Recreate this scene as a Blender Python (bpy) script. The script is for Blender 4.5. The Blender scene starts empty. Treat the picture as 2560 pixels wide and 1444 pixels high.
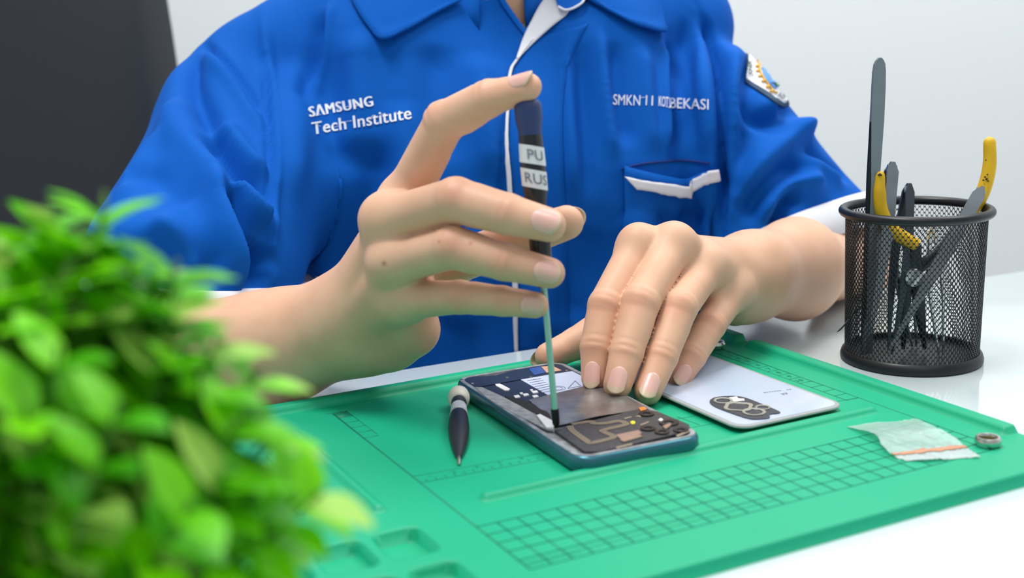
import bpy, bmesh, math, random
import numpy as np
from mathutils import Vector, Matrix
from mathutils.bvhtree import BVHTree
from mathutils.geometry import tessellate_polygon
random.seed(7); rng = np.random.default_rng(7)
C = bpy.context.scene.collection
scene = bpy.context.scene

# ---------------------------------------------------------------- camera
Z0 = 0.757                       # height of the silicone mat's top above the floor (table top 0.750)
TB = -0.007                      # table top, measured from the mat top
FPX, PITCH, ROLL, CAMH = 3072.675, 0.2139743, -0.03465362, 0.2163984
_c, _s = math.cos(PITCH), math.sin(PITCH); _cr, _sr = math.cos(ROLL), math.sin(ROLL)
_up0 = np.array([0, _s, _c]); _r0 = np.array([1., 0, 0])
CR = _cr*_r0+_sr*_up0; CU = -_sr*_r0+_cr*_up0; CF = np.array([0, _c, -_s]); CO = np.array([0, 0, CAMH])
cam_data = bpy.data.cameras.new('camera'); cam = bpy.data.objects.new('camera', cam_data); C.objects.link(cam)
cam_data.sensor_width = 36; cam_data.lens = FPX*36/2560; cam_data.clip_start = .02
M = Matrix.Identity(4)
for i in range(3):
    M[i][0], M[i][1], M[i][2] = CR[i], CU[i], -CF[i]
M[0][3], M[1][3], M[2][3] = 0, 0, CAMH+Z0
cam.matrix_world = M
cam_data.dof.use_dof = True; cam_data.dof.focus_distance = 0.745; cam_data.dof.aperture_fstop = 6.3
scene.camera = cam

# ---------------------------------------------------------------- light
world = bpy.data.worlds.new('world'); scene.world = world; world.use_nodes = True
bg = world.node_tree.nodes['Background']; bg.inputs[0].default_value = (0.86, 0.93, 1.0, 1); bg.inputs[1].default_value = 0.58
def area(name, loc, aim, size, power, col=(1, 1, 1), sy=None):
    d = bpy.data.lights.new(name, 'AREA'); d.energy = power; d.color = col; d.size = size
    if sy: d.shape = 'RECTANGLE'; d.size_y = sy
    o = bpy.data.objects.new(name, d); C.objects.link(o); o.location = loc
    o.rotation_euler = (Vector(aim)-Vector(loc)).to_track_quat('-Z', 'Y').to_euler(); return o
area('overhead_light', (-0.35, 0.55, 2.60), (-0.05, 0.65, 0.8), 0.6, 30, (1, .985, .96), 0.5)
area('overhead_light', (0.3, -0.7, 2.60), (0.0, 0.8, 0.8), 1.6, 8, (1, .99, .97), 0.8)  # added front fill for shirt and hands, not a known fixture
area('overhead_light', (0.5, 1.55, 2.60), (0.5, 2.1, 1.0), 2.0, 31, (1, .99, .97), 0.5)  # added to brighten the back wall, no known fixture there
area('overhead_light', (1.25, 1.0, 2.60), (0.25, 0.85, 0.8), 0.9, 12, (1, .99, .97), 0.6)  # added fill from the right, lifts the shadows on the table
scene.view_settings.view_transform = 'Standard'; scene.view_settings.look = 'None'
scene.view_settings.gamma = 1; scene.view_settings.use_curve_mapping = False
scene.view_settings.exposure = -0.17

# ---------------------------------------------------------------- helpers
def px(x, y, z=None, Y=None, D=None):
    """point on the pixel's ray at height z (over the mat top) or at depth Y (metres from the camera)"""
    d = CF*FPX+CR*(x-1280)-CU*(y-722)
    k = (z-CO[2])/d[2] if z is not None else (Y/d[1] if Y is not None else D/FPX)
    return CO+k*d
def to_px(P):
    d = np.asarray(P)-CO; w = d@CF
    return np.stack([1280+FPX*(d@CR)/w, 722-FPX*(d@CU)/w], -1)
def lin(c):
    c = np.array(c[:3], float)/255
    return np.where(c <= .04045, c/12.92, ((c+.055)/1.055)**2.4)
def material(name, col, rough=.5, metal=0, spec=.5, bump=None, attr=False, trans=0, ior=1.45, sss=0, coat=0, sheen=0, alpha=1, var=None):
    m = bpy.data.materials.new(name); m.use_nodes = True; nt = m.node_tree; b = nt.nodes['Principled BSDF']
    c = (*lin(col), 1)
    b.inputs['Base Color'].default_value = c; b.inputs['Roughness'].default_value = rough; b.inputs['Metallic'].default_value = metal
    b.inputs['Specular IOR Level'].default_value = spec; b.inputs['IOR'].default_value = ior
    b.inputs['Transmission Weight'].default_value = trans; b.inputs['Alpha'].default_value = alpha
    b.inputs['Coat Weight'].default_value = coat; b.inputs['Coat Roughness'].default_value = .06
    if sheen: b.inputs['Sheen Weight'].default_value = sheen
    if sss:
        b.inputs['Subsurface Weight'].default_value = sss; b.inputs['Subsurface Radius'].default_value = (1, .35, .2)
        b.inputs['Subsurface Scale'].default_value = .004
    src = None
    if attr:
        a = nt.nodes.new('ShaderNodeVertexColor'); a.layer_name = 'Col'; src = a.outputs[0]
    tc = nt.nodes.new('ShaderNodeTexCoord')
    if var:                                   # (scale, second colour)
        n = nt.nodes.new('ShaderNodeTexNoise'); n.inputs['Scale'].default_value = var[0]; n.inputs['Detail'].default_value = 3
        nt.links.new(tc.outputs['Object'], n.inputs['Vector'])
        r = nt.nodes.new('ShaderNodeMapRange'); r.inputs[1].default_value = .38; r.inputs[2].default_value = .62
        nt.links.new(n.outputs[0], r.inputs[0])
        x = nt.nodes.new('ShaderNodeMix'); x.data_type = 'RGBA'; nt.links.new(r.outputs[0], x.inputs[0])
        if src: nt.links.new(src, x.inputs[6])
        else: x.inputs[6].default_value = c
        x.inputs[7].default_value = (*lin(var[1]), 1)
        if len(var) > 2:
            mm = nt.nodes.new('ShaderNodeMath'); mm.operation = 'MULTIPLY'; mm.inputs[1].default_value = var[2]
            nt.links.new(r.outputs[0], mm.inputs[0]); nt.links.new(mm.outputs[0], x.inputs[0])
        src = x.outputs[2]
    if src: nt.links.new(src, b.inputs['Base Color'])
    if bump:                                  # list of (kind, scale, strength, distance)
        last = None
        for kind, sc, st, di in bump:
            if kind == 'noise':
                n = nt.nodes.new('ShaderNodeTexNoise'); n.inputs['Scale'].default_value = sc; n.inputs['Detail'].default_value = 4
                out = n.outputs[0]
            elif kind == 'voronoi':
                n = nt.nodes.new('ShaderNodeTexVoronoi'); n.inputs['Scale'].default_value = sc; out = n.outputs[0]
            else:
                n = nt.nodes.new('ShaderNodeTexWave'); n.inputs['Scale'].default_value = sc; n.bands_direction = 'DIAGONAL'; n.inputs['Distortion'].default_value = .6; out = n.outputs[1]
            nt.links.new(tc.outputs['Object'], n.inputs['Vector'])
            bp = nt.nodes.new('ShaderNodeBump'); bp.inputs['Strength'].default_value = st; bp.inputs['Distance'].default_value = di
            nt.links.new(out, bp.inputs['Height'])
            if last: nt.links.new(last, bp.inputs['Normal'])
            last = bp.outputs[0]
        nt.links.new(last, b.inputs['Normal'])
    return m
def tag(o, label=None, cat=None, group=None, kind=None):
    if label: o['label'] = label
    if cat: o['category'] = cat
    if group: o['group'] = group
    if kind: o['kind'] = kind
    return o
def empty(name, base, label, cat, group=None):
    o = bpy.data.objects.new(name, None); C.objects.link(o); o.location = (base[0], base[1], base[2]+Z0); o.empty_display_size = .02
    o['origin'] = [float(v) for v in base]
    return tag(o, label, cat, group)
def base_of(o):
    return np.array(o['origin']) if 'origin' in o else np.zeros(3)
def mesh(name, V, F, mats, parent=None, base=None, smooth=True, fm=None, col=None, auto=None):
    """V in mat coordinates (metres); links ONE mesh object whose origin is base (or its parent's)"""
    V = np.asarray(V, float).reshape(-1, 3)
    if parent is not None: b = base_of(parent)
    else: b = np.array(base if base is not None else (V[:, 0].mean(), V[:, 1].mean(), V[:, 2].min()))
    me = bpy.data.meshes.new(name)
    W = V-b
    if isinstance(F, np.ndarray):
        k = F.shape[1]; me.vertices.add(len(W)); me.vertices.foreach_set('co', W.ravel())
        me.loops.add(F.size); me.loops.foreach_set('vertex_index', F.ravel().astype(np.int32))
        me.polygons.add(len(F)); me.polygons.foreach_set('loop_start', np.arange(len(F), dtype=np.int32)*k)
        me.update(calc_edges=True)
    else:
        me.from_pydata([tuple(p) for p in W], [], [tuple(int(i) for i in f) for f in F]); me.update()
    if not isinstance(mats, (list, tuple)): mats = [mats]
    for m in mats: me.materials.append(m)
    if fm is not None: me.polygons.foreach_set('material_index', np.asarray(fm, np.int32))
    if smooth: me.polygons.foreach_set('use_smooth', np.ones(len(me.polygons), bool))
    if col is not None:
        a = me.color_attributes.new('Col', 'FLOAT_COLOR', 'POINT')
        a.data.foreach_set('color', np.c_[col, np.ones(len(col))].astype(np.float32).ravel())
    me.validate(); me.update()
    if auto is not None: me.set_sharp_from_angle(angle=math.radians(auto))
    o = bpy.data.objects.new(name, me); C.objects.link(o)
    if parent is not None: o.parent = parent
    else: o.location = (b[0], b[1], b[2]+Z0)
    o['origin'] = [float(v) for v in b]
    return o
class MB:
    """collects pieces into one mesh; every piece carries a material index"""
    def __init__(s): s.V = []; s.F = []; s.m = []; s.n = 0
    def add(s, V, F, m=0):
        V = np.asarray(V, float).reshape(-1, 3); s.V.append(V)
        for f in F: s.F.append(tuple(int(i)+s.n for i in f)); s.m.append(m)
        s.n += len(V); return s
    def box(s, c, d, ax=None, m=0, bev=0):
        ax = np.eye(3) if ax is None else np.asarray(ax); d = np.array(d)/2
        bm = bmesh.new(); bmesh.ops.create_cube(bm, size=1)
        for v in bm.verts: v.co = Vector((v.co.x*2*d[0], v.co.y*2*d[1], v.co.z*2*d[2]))
        if bev: bmesh.ops.bevel(bm, geom=bm.edges[:], offset=min(bev, min(d)*.98), segments=3, affect='EDGES', profile=.5)
        bm.verts.index_update(); V = np.array([v.co[:] for v in bm.verts]); F = [[v.index for v in f.verts] for f in bm.faces]; bm.free()
        return s.add(np.asarray(c)+V@ax, F, m)
    def tube(s, P, R, n=12, m=0, cap=True, flat=None, up=None):
        """swept tube along P with radii R; flat = (normal, factor) squashes the section"""
        P = np.asarray(P, float); R = np.broadcast_to(np.asarray(R, float), (len(P),))
        T = np.gradient(P, axis=0); T /= np.linalg.norm(T, axis=1)[:, None]+1e-12
        a = np.array(up if up is not None else ((0, 0, 1) if abs(T[0][2]) < .9 else (1, 0, 0)), float)
        V = []; an = np.linspace(0, 2*math.pi, n, endpoint=False)
        for i in range(len(P)):
            b = a-T[i]*(a@T[i]); b /= np.linalg.norm(b)+1e-12; c = np.cross(T[i], b); a = b
            fl = flat if flat is not None else 1
            V.append(P[i]+R[i]*(np.outer(np.cos(an), b)*fl+np.outer(np.sin(an), c)))
        V = np.concatenate(V); F = []
        for i in range(len(P)-1):
            for j in range(n):
                k = (j+1) % n; F.append((i*n+j, i*n+k, (i+1)*n+k, (i+1)*n+j))
        if cap: F.append(tuple(range(n))[::-1]); F.append(tuple((len(P)-1)*n+j for j in range(n)))
        return s.add(V, F, m)
    def lathe(s, prof, o=(0, 0, 0), axis=(0, 0, 1), n=48, m=0, closed=False):
        """prof: list of (radius, distance along the axis)"""
        a = np.array(axis, float); a /= np.linalg.norm(a); t = np.array((1, 0, 0.)) if abs(a[0]) < .9 else np.array((0, 1., 0))
        b = t-a*(a@t); b /= np.linalg.norm(b); c = np.cross(a, b); an = np.linspace(0, 2*math.pi, n, endpoint=False)
        V = [np.asarray(o)+a*h+r*(np.outer(np.cos(an), b)+np.outer(np.sin(an), c)) for r, h in prof]
        V = np.concatenate(V); F = []; L = len(prof)
        for i in range(L if closed else L-1):
            i2 = (i+1) % L
            for j in range(n): k = (j+1) % n; F.append((i*n+j, i*n+k, i2*n+k, i2*n+j))
        return s.add(V, F, m)
    def poly(s, P, h, m=0, up=(0, 0, 1)):
        """flat outline P (3D points) extruded down by h along up"""
        P = np.asarray(P, float); u = np.array(up, float)*h; n = len(P)
        tri = tessellate_polygon([[Vector(p) for p in P]])
        nrm = sum((np.cross(P[b]-P[a], P[c]-P[a]) for a, b, c in tri), np.zeros(3))
        tri = [t if nrm@np.array(up) > 0 else t[::-1] for t in tri]
        F = [tuple(t) for t in tri]+[tuple(i+n for i in t[::-1]) for t in tri]
        for i in range(n): F.append((i, (i+1) % n, (i+1) % n+n, i+n))
        return s.add(np.concatenate([P, P-u]), F, m)
    def build(s, name, mats, parent=None, base=None, smooth=True, auto=40, recalc=True):
        o = mesh(name, np.concatenate(s.V), s.F, mats, parent, base, smooth, fm=s.m)
        me = o.data
        if recalc:
            bm = bmesh.new(); bm.from_mesh(me); bmesh.ops.recalc_face_normals(bm, faces=bm.faces); bm.to_mesh(me); bm.free()
        if auto and smooth: me.set_sharp_from_angle(angle=math.radians(auto))
        return o
def spline(P, n=8):
    """Catmull-Rom through P (any dimension)"""
    P = np.asarray(P, float); Q = np.vstack([2*P[0]-P[1], P, 2*P[-1]-P[-2]]); out = []
    for i in range(1, len(Q)-2):
        for t in np.linspace(0, 1, n, endpoint=False):
            a, b, c, d = Q[i-1:i+3]
            out.append(.5*((2*b)+(c-a)*t+(2*a-5*b+4*c-d)*t*t+(3*b-a-3*c+d)*t**3))
    out.append(P[-1]); return np.array(out)
def round_rect(w, h, r, n=6):
    out = []
    for cx, cy, a in ((w/2-r, h/2-r, 0), (-w/2+r, h/2-r, 90), (-w/2+r, -h/2+r, 180), (w/2-r, -h/2+r, 270)):
        for t in np.linspace(0, 90, n): out.append((cx+r*math.cos(math.radians(a+t)), cy+r*math.sin(math.radians(a+t))))
    return np.array(out)
_fonts = {}
def text_mesh(body, bold=0.0, shear=0.0, space=1.0):
    cu = bpy.data.curves.new('txt', 'FONT'); cu.body = body; cu.offset = bold; cu.shear = shear; cu.resolution_u = 3; cu.space_character = space
    ob = bpy.data.objects.new('txt', cu); C.objects.link(ob); dg = bpy.context.evaluated_depsgraph_get()
    me = ob.evaluated_get(dg).to_mesh(); V = np.array([v.co[:] for v in me.vertices]); F = [tuple(p.vertices) for p in me.polygons]
    ob.evaluated_get(dg).to_mesh_clear(); bpy.data.objects.remove(ob); bpy.data.curves.remove(cu)
    V = V[:, :2]; V[:, 0] -= V[:, 0].min(); return V, F        # unit: cap height about 0.7
# ================================================================ the setting
m_wall = material('painted wall', (226, 231, 233), .75, bump=[('noise', 60, .05, .002)])
m_floor = material('grey floor tile', (150, 152, 155), .5)
m_white = material('white ceiling', (238, 238, 238), .9)
def slab(name, c, d, m, kind='structure'):
    b = MB(); b.box(c, d); o = b.build(name, m, base=(c[0], c[1], c[2]-d[2]/2), smooth=False)
    o['kind'] = kind; return o
FL = -Z0
slab('floor', (0, .6, FL-.05), (4.6, 4.6, .1), m_floor)
WA = math.radians(-1.5)
slab('wall_back', (0, 2.35, FL+1.4), (4.6, .1, 2.8), m_wall)
slab('ceiling', (0, .6, FL+2.85), (4.6, 4.6, .1), m_white)
slab('wall_left', (-2.25, .6, FL+1.4), (.1, 4.6, 2.8), m_wall)
slab('wall_right', (2.25, .6, FL+1.4), (.1, 4.6, 2.8), m_wall)
b = MB(); b.box((0, 2.295, FL+.05), (4.4, .012, .1), bev=.003); tag(b.build('baseboard_back', m_white), kind='structure')

# ================================================================ table
E0 = px(1350, 867, z=TB); ED = px(2560, 675, z=TB)-E0; ED /= np.linalg.norm(ED); EN = np.array([ED[1], -ED[0], 0])   # along / away from the seated person
m_table = material('white lacquered table top', (212, 226, 230), .12, spec=.6, coat=.5)
m_leg = material('table leg metal', (205, 208, 210), .35, metal=.6)
t = empty('work_table', E0+EN*.35+np.array([0, 0, FL-TB+TB]), 'glossy white work table carrying the green repair mat', 'table')
tbase = np.array([*(E0+EN*.35)[:2], FL]); t.location = (tbase[0], tbase[1], 0); t['origin'] = list(map(float, tbase))
AX = np.array([ED, -EN, (0, 0, 1)])
b = MB(); b.box(E0+EN*.35+ED*.05+np.array([0, 0, -.0125]), (1.7, .70, .025), AX, bev=.0025); b.build('table_top', m_table, t)
for sx in (-.72, .82):
    for sy in (.06, .64):
        b = MB(); c = E0+ED*sx+EN*sy; c[2] = (FL+TB-.025)/2; b.box(c, (.045, .045, TB-.025-FL), AX, bev=.004); b.build('leg', m_leg, t)

# ================================================================ office chair behind, left
m_blk = material('black leather', (44, 48, 53), .40, bump=[('noise', 300, .15, .001)])
m_pl = material('black plastic', (22, 22, 24), .45)
cb = np.array([-.70, 1.42, FL])
ch = empty('office_chair', cb, 'empty black high-back office chair standing behind the person at the left', 'chair')
def pad(c, w, h, d, bend, ax, n=24, e=.18):
    """soft slab, w wide (ax0), h tall (ax1), d thick (ax2)"""
    V = []; F = []
    for side in (1, -1):
        for j in range(n+1):
            for i in range(n+1):
                u = -1+2*i/n; v = -1+2*j/n
                # squircle mapping keeps the corners round
                x = u*math.sqrt(1-v*v*e); y = v*math.sqrt(1-u*u*e)
                th = (max(0, 1-u**8)*max(0, 1-v**8))**.4
                z = side*d/2*th+bend*(x*x)
                V.append(c+ax[0]*x*w/2+ax[1]*y*h/2+ax[2]*z)
    N = (n+1)**2
    for s in (0, 1):
        for j in range(n):
            for i in range(n):
                q = [s*N+j*(n+1)+i, s*N+j*(n+1)+i+1, s*N+(j+1)*(n+1)+i+1, s*N+(j+1)*(n+1)+i]; F.append(q if not s else q[::-1])
    return V, F
b = MB(); V, F = pad(np.array([-.640, 1.40, -.01]), .54, .86, .07, -.03, np.array([(1, 0, 0), (0, .06, 1), (0, -1, .06)])); b.add(V, F); b.build('backrest', m_blk, ch)
b = MB(); V, F = pad(np.array([-.625, 1.20, FL+.47]), .50, .48, .09, .02, np.array([(1, 0, 0), (0, 1, 0), (0, 0, 1)])); b.add(V, F); b.build('seat', m_blk, ch)
b = MB(); b.tube([(-.625, 1.20, FL+.43), (-.625, 1.20, FL+.10)], [.03, .03], 20); b.build('gas_lift', m_pl, ch)
b = MB(); b.tube(spline([(-.625, 1.2, FL+.42), (-.625, 1.36, FL+.43), (-.625, 1.45, FL+.52), (-.625, 1.455, FL+.72)]), .022, 12); b.build('back_bracket', m_pl, ch)
for k in range(5):
    a = k*2*math.pi/5+.3; e = np.array([math.cos(a), math.sin(a), 0])
    b = MB(); c0 = np.array([-.625, 1.2, FL+.11]); b.tube([c0, c0+e*.15+np.array([0, 0, -.015]), c0+e*.27+np.array([0, 0, -.045])], [.026, .02, .015], 12); lg = b.build('base_arm', m_pl, ch)
    b = MB(); s_ = np.cross(e, (0, 0, 1)); cc = c0+e*.27; cc[2] = FL+.028; b.lathe([(0, -.02), (.026, -.02), (.028, -.014), (.028, .014), (.026, .02), (0, .02)], cc, s_, 20); b.build('castor', m_pl, lg)

# ================================================================ stool under the person
m_seat = material('grey stool fabric', (70, 72, 78), .8)
sb = np.array([-.012, 1.03, FL])
st = empty('stool', sb, 'round grey stool the person in the blue shirt sits on', 'stool')
b = MB(); b.lathe([(0, .30), (.15, .30), (.17, .31), (.175, .325), (.17, .342), (.15, .347), (0, .348)], sb); b.build('seat', m_seat, st)
b = MB(); b.lathe([(0, .30), (.03, .30), (.028, .06), (.06, .04), (.2, .02), (.21, .0), (0, 0)], sb, n=40); b.build('pedestal', m_leg, st)
# ================================================================ green silicone repair mat
GO = np.array([-.0191623, .5058753]); GY = .470445
GE = np.array([math.cos(GY), math.sin(GY), 0]); GG = np.array([math.sin(GY), -math.cos(GY), 0])
def uvw(u, v, z=0):
    return np.array([GO[0], GO[1], 0])+GE*u+GG*v+np.array([0, 0, z])
m_mat = material('green silicone', (6, 164, 122), .5, spec=.5, bump=[('noise', 900, .08, .0006)], var=(9, (12, 170, 128), .5))
m_line = material('dark green printed line', (0, 132, 102), .6)
U0, U1, V0, V1 = -.157, .2935, -.2155, .0800
xs = np.arange(U0, U1+1e-6, (U1-U0)/364); ys = np.arange(V0, V1+1e-6, (V1-V0)/246)
X, Y = np.meshgrid(xs, ys, indexing='ij')
def sstep(a, b, x): t = np.clip((x-a)/(b-a), 0, 1); return t*t*(3-2*t)
def boxd(X, Y, a, b, c, d, r=.003):           # signed distance to a rounded box
    qx = np.abs(X-(a+b)/2)-(b-a)/2+r; qy = np.abs(Y-(c+d)/2)-(d-c)/2+r
    return np.hypot(np.maximum(qx, 0), np.maximum(qy, 0))+np.minimum(np.maximum(qx, qy), 0)-r
Z = np.zeros_like(X)
def ridge(a, b, c, d, h, soft=.0022, r=.003):
    global Z; Z = np.maximum(Z, h*(1-sstep(-soft, .0002, boxd(X, Y, a, b, c, d, r))))
ridge(.2825, .2935, -.1760, .0395, .0042)                       # right rim
ridge(.2825, .2935, -.2155, -.1850, .0050); ridge(.17, .2935, -.2155, -.2050, .0050)   # corner rim
ridge(-.157, .155, -.2155, -.2050, .0045)                       # far rim
ridge(-.157, -.147, -.2155, .0395, .0042)
ridge(.0150, .2575, -.0315, -.0235, .0032)                      # long rib
ridge(-.0335, -.0265, -.170, -.038, .0028)                      # rib beside it
for r_ in (0, 1, 2):
    for c_ in range(5):
        a = -.0445-.0275*c_; c = -.0165+.0405*r_
        if c+.0295 > V1-.004: continue
        Z -= .0064*(1-sstep(-.0016, 0, boxd(X, Y, a, a+.0225, c, c+.0300, .006)))
edge = boxd(X, Y, U0, U1, V0, V1, .006); 
Z -= .0016*sstep(-.0018, 0, edge)**2
nx, ny = X.shape
# round the four outer corners
cxm, cym = (U0+U1)/2, (V0+V1)/2
out = edge > 0
kx = np.clip(X, U0+.006, U1-.006); ky = np.clip(Y, V0+.006, V1-.006); dd = np.hypot(X-kx, Y-ky)+1e-9
X2 = np.where(out & (dd > .006), kx+(X-kx)*.006/dd, X); Y2 = np.where(out & (dd > .006), ky+(Y-ky)*.006/dd, Y)
P = GO[None, None, :]+X2[..., None]*GE[:2]+Y2[..., None]*GG[:2]
V = np.concatenate([P, Z[..., None]], -1).reshape(-1, 3)
I = np.arange(nx*ny).reshape(nx, ny)
F = np.stack([I[:-1, :-1], I[:-1, 1:], I[1:, 1:], I[1:, :-1]], -1).reshape(-1, 4)
ring = np.concatenate([I[:, 0], I[-1, 1:], I[-2::-1, -1], I[0, -2:0:-1]])
lowv = V[ring].copy(); lowv[:, 2] = TB; n0 = len(V)
low = np.arange(n0, n0+len(ring)); V = np.vstack([V, lowv]); r2 = np.roll(ring, -1); l2 = np.roll(low, -1)
side = np.stack([ring, r2, l2, low], -1)
faces = [tuple(f) for f in np.vstack([F, side])]; faces.append(tuple(low[::-1]))
fm = [0]*len(faces)
mb = MB()
def line(u0, v0, u1, v1, w=.0007, z=.00012):
    d = np.array([u1-u0, v1-v0]); d /= np.linalg.norm(d); nrm = np.array([-d[1], d[0]])*w/2
    q = [(u0-nrm[0], v0-nrm[1]), (u1-nrm[0], v1-nrm[1]), (u1+nrm[0], v1+nrm[1]), (u0+nrm[0], v0+nrm[1])]
    mb.poly([uvw(*p, z) for p in q], .0003)
gu0, gu1 = .0, .2665
for k in range(0, 27): line(.01*k if k else 0, 0 if k else -.19, .01*k if k else 0, .05, .0011 if not k else .0010)
for k in range(5): line(0, .01*k, gu1, .01*k, .0009)
line(0, .05, gu1, .05, .0009); line(gu1, -.205, gu1, .05, .0008); line(0, .0445, .13, .0445, .0005)
for k in range(10): line(.0025+.0025*k, .0445, .0025+.0025*k, .047, .0006)
line(-.0035, -.1915, .006, -.1915); line(.0085, -.1915, .0085, -.142, .0006)
for k in range(5): line(0, -.18+.01*k, .0085, -.18+.01*k, .0006)
b_ = [(-.0005, -.1905), (.0085, -.1905), (.0085, -.181), (-.0005, -.181)]; mb.poly([uvw(*p, .0001) for p in b_], .0003)
for k in range(14): line(gu1-.009, -.18+.01*k, gu1, -.18+.01*k, .0006)
line(gu1-.009, -.19, gu1-.009, -.05, .0006); line(gu1-.022, -.052, gu1, -.0502, .0006)
line(0, -.0625, .125, -.0545, .0007); line(0, -.0725, .09, -.066, .0005)
for k in range(22): line(.004+.005*k, -.066+.00025*k, .004+.005*k, -.0635+.00025*k, .0007)
line(.115, -.0615, .20, -.0560, .0006); line(.115, -.078, .19, -.0725, .0006)
for k in range(4): line(.125+.012*k, -.078, .127+.012*k, -.060, .0006)
for a, bq in ((-.0535, -.14), (-.0635, -.12), (-.074, -.12)): line(a, bq, a, -.0548, .0009)
for k in range(8): line(-.0745, -.0548-.01*k, -.0535, -.0548-.01*k, .0007)
for k, s in enumerate('1 2 3 4 5 6 7 8 9 10'.split()):
    TV, TF = text_mesh(s); TV = (TV-TV.mean(0))*.0058; v0 = -.185+.01*(k+.0)
    mb.add([uvw(gu1-.0045+p[0], v0-p[1], .00018) for p in TV], TF)
for k in range(9):
    TV, TF = text_mesh(str(k+1)); TV = (TV-TV.mean(0))*.004
    mb.add([uvw(.0075+.0125*k+p[0], -.0685+.0006*k-p[1], .00018) for p in TV], TF)
nV = len(V); LV = np.concatenate(mb.V)
faces += [tuple(i+nV for i in f) for f in mb.F]; fm += [1]*len(mb.F)
ob = mesh('repair_mat', np.vstack([V, LV]), faces, [m_mat, m_line], base=uvw(.07, -.07, TB), fm=fm)
tag(ob, 'green silicone repair mat with printed grid, ribs and square pits on the white table', 'mat')

# ================================================================ open phone being repaired
A0 = px(1132, 940, z=.010); B0 = px(1450, 1152, z=.010); D0 = px(1405, 901, z=.010)
PL = .1630; PWd = .0735
pv = np.array([.0683, -.1514, 0]); pv /= np.linalg.norm(pv); pu = np.array([-pv[1], pv[0], 0])   # pv: far->near, pu: left->right
PO = A0.copy(); PO[2] = 0; PO += -pv*.0005-pu*.0005
def ph(a, c, z=.0): return PO+pu*a+pv*c+np.array([0, 0, z])
phb = ph(PWd/2, PL/2, 0)
phone = empty('open_smartphone', phb, 'opened blue-grey smartphone with its back off, inner parts showing, under the screwdriver', 'smartphone')
m_frame = material('blue grey phone frame', (58, 112, 128), .28, metal=.5)
m_rim = material('silver rim', (166, 172, 178), .42, metal=.3, var=(160, (120, 120, 122), .8))
m_navy = material('dark navy shield', (28, 42, 66), .45)
m_board = material('charcoal board', (44, 47, 54), .5, var=(420, (70, 66, 64), .6))
m_film = material('scratched silver film', (158, 160, 160), .26, metal=.55, var=(45, (112, 104, 100), .7), bump=[('noise', 120, .3, .0008)])
m_label = material('white battery label', (188, 198, 222), .5)
m_ink = material('grey print', (118, 128, 150), .6)
m_copper = material('tan coil trace', (142, 128, 108), .5)
m_wht = material('white plastic', (232, 234, 238), .45)
m_tape = material('grey adhesive tape', (126, 132, 136), .5, var=(200, (160, 164, 168), .8))
m_black = material('black foam', (12, 12, 13), .7)
m_or = material('orange flex', (214, 128, 52), .5)
m_ye = material('yellow dot', (228, 214, 60), .5)
m_bl = material('blue flex', (44, 84, 150), .4)
m_steel = material('polished steel', (206, 204, 196), .2, metal=1)
def rr(w, h, r, z, ox=PWd/2, oy=PL/2, n=8): return [ph(ox+x, oy+y, z) for x, y in round_rect(w, h, r, n)]
def ringmesh(loops, m):
    b = MB(); V = np.concatenate(loops); n = len(loops[0]); F = []
    for i in range(len(loops)-1):
        for j in range(n): k = (j+1) % n; F.append((i*n+j, i*n+k, (i+1)*n+k, (i+1)*n+j))
    b.add(V, F, m); return b
lp = [rr(PWd-.012, PL-.012, .004, .0002), rr(PWd-.003, PL-.003, .0095, .0002), rr(PWd, PL, .011, .0022), rr(PWd, PL, .011, .0062), rr(PWd-.001, PL-.001, .0105, .0078), rr(PWd-.0025, PL-.0025, .0098, .0086), rr(PWd-.0034, PL-.0034, .0094, .0088)]
b = ringmesh(lp, 0); n = len(lp[0]); b.F.append(tuple(range(n))); b.m.append(0); b.build('frame', [m_frame], phone)
lp = [rr(PWd-.0034, PL-.0034, .0094, .0087), rr(PWd-.0034, PL-.0034, .0094, .0091), rr(PWd-.0082, PL-.0082, .007, .0091), rr(PWd-.0088, PL-.0088, .007, .0074), rr(.002, .002, .0005, .0074)]
ringmesh(lp, 0).build('inner_tray', [m_rim], phone)
def plate(name, pts, z, h, m, parent=phone, soft=False):
    b = MB(); b.poly([ph(a, c, z) for a, c in pts], h); return b.build(name, m, parent, smooth=False)
def uvp(x, y, z=.0085):          # photo pixel -> phone coordinates
    p = px(x, y, z=z)-PO; return float(p@pu), float(p@pv)
def pplate(name, pts, z, h, m, parent=phone): return plate(name, [uvp(x, y, z) for x, y in pts], z, h, m, parent)
tb = pplate('antenna_cover', [(1150, 948), (1180, 941), (1240, 938), (1300, 921), (1372, 908), (1392, 907), (1428, 926), (1300, 948), (1188, 968)], .0089, .0012, m_navy)
for x, y in ((1181, 957), (1268, 942), (1327, 941), (1154, 949), (1417, 926)):
    b = MB(); b.lathe([(0, .0094), (.0009, .0094), (.0011, .009), (.0011, .0085)], [*px(x, y, z=.009)[:2], 0], n=12); b.build('screw', m_steel, tb)
pplate('earpiece_flex', [(1322, 921), (1352, 915), (1366, 930), (1336, 937)], .0092, .0004, m_bl, tb)
pplate('earpiece_contact', [(1352, 916), (1382, 914), (1404, 925), (1366, 931)], .0092, .0004, material('peach contact', (206, 160, 134), .5), tb)
bat = pplate('battery', [(1190, 968), (1300, 947), (1445, 978), (1440, 1000), (1330, 1020), (1260, 992)], .0084, .0014, m_navy)
lab = pplate('battery_label', [(1300, 947), (1430, 927), (1480, 952), (1455, 968), (1372, 988)], .0088, .0005, m_label, bat)
b = MB()
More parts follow.
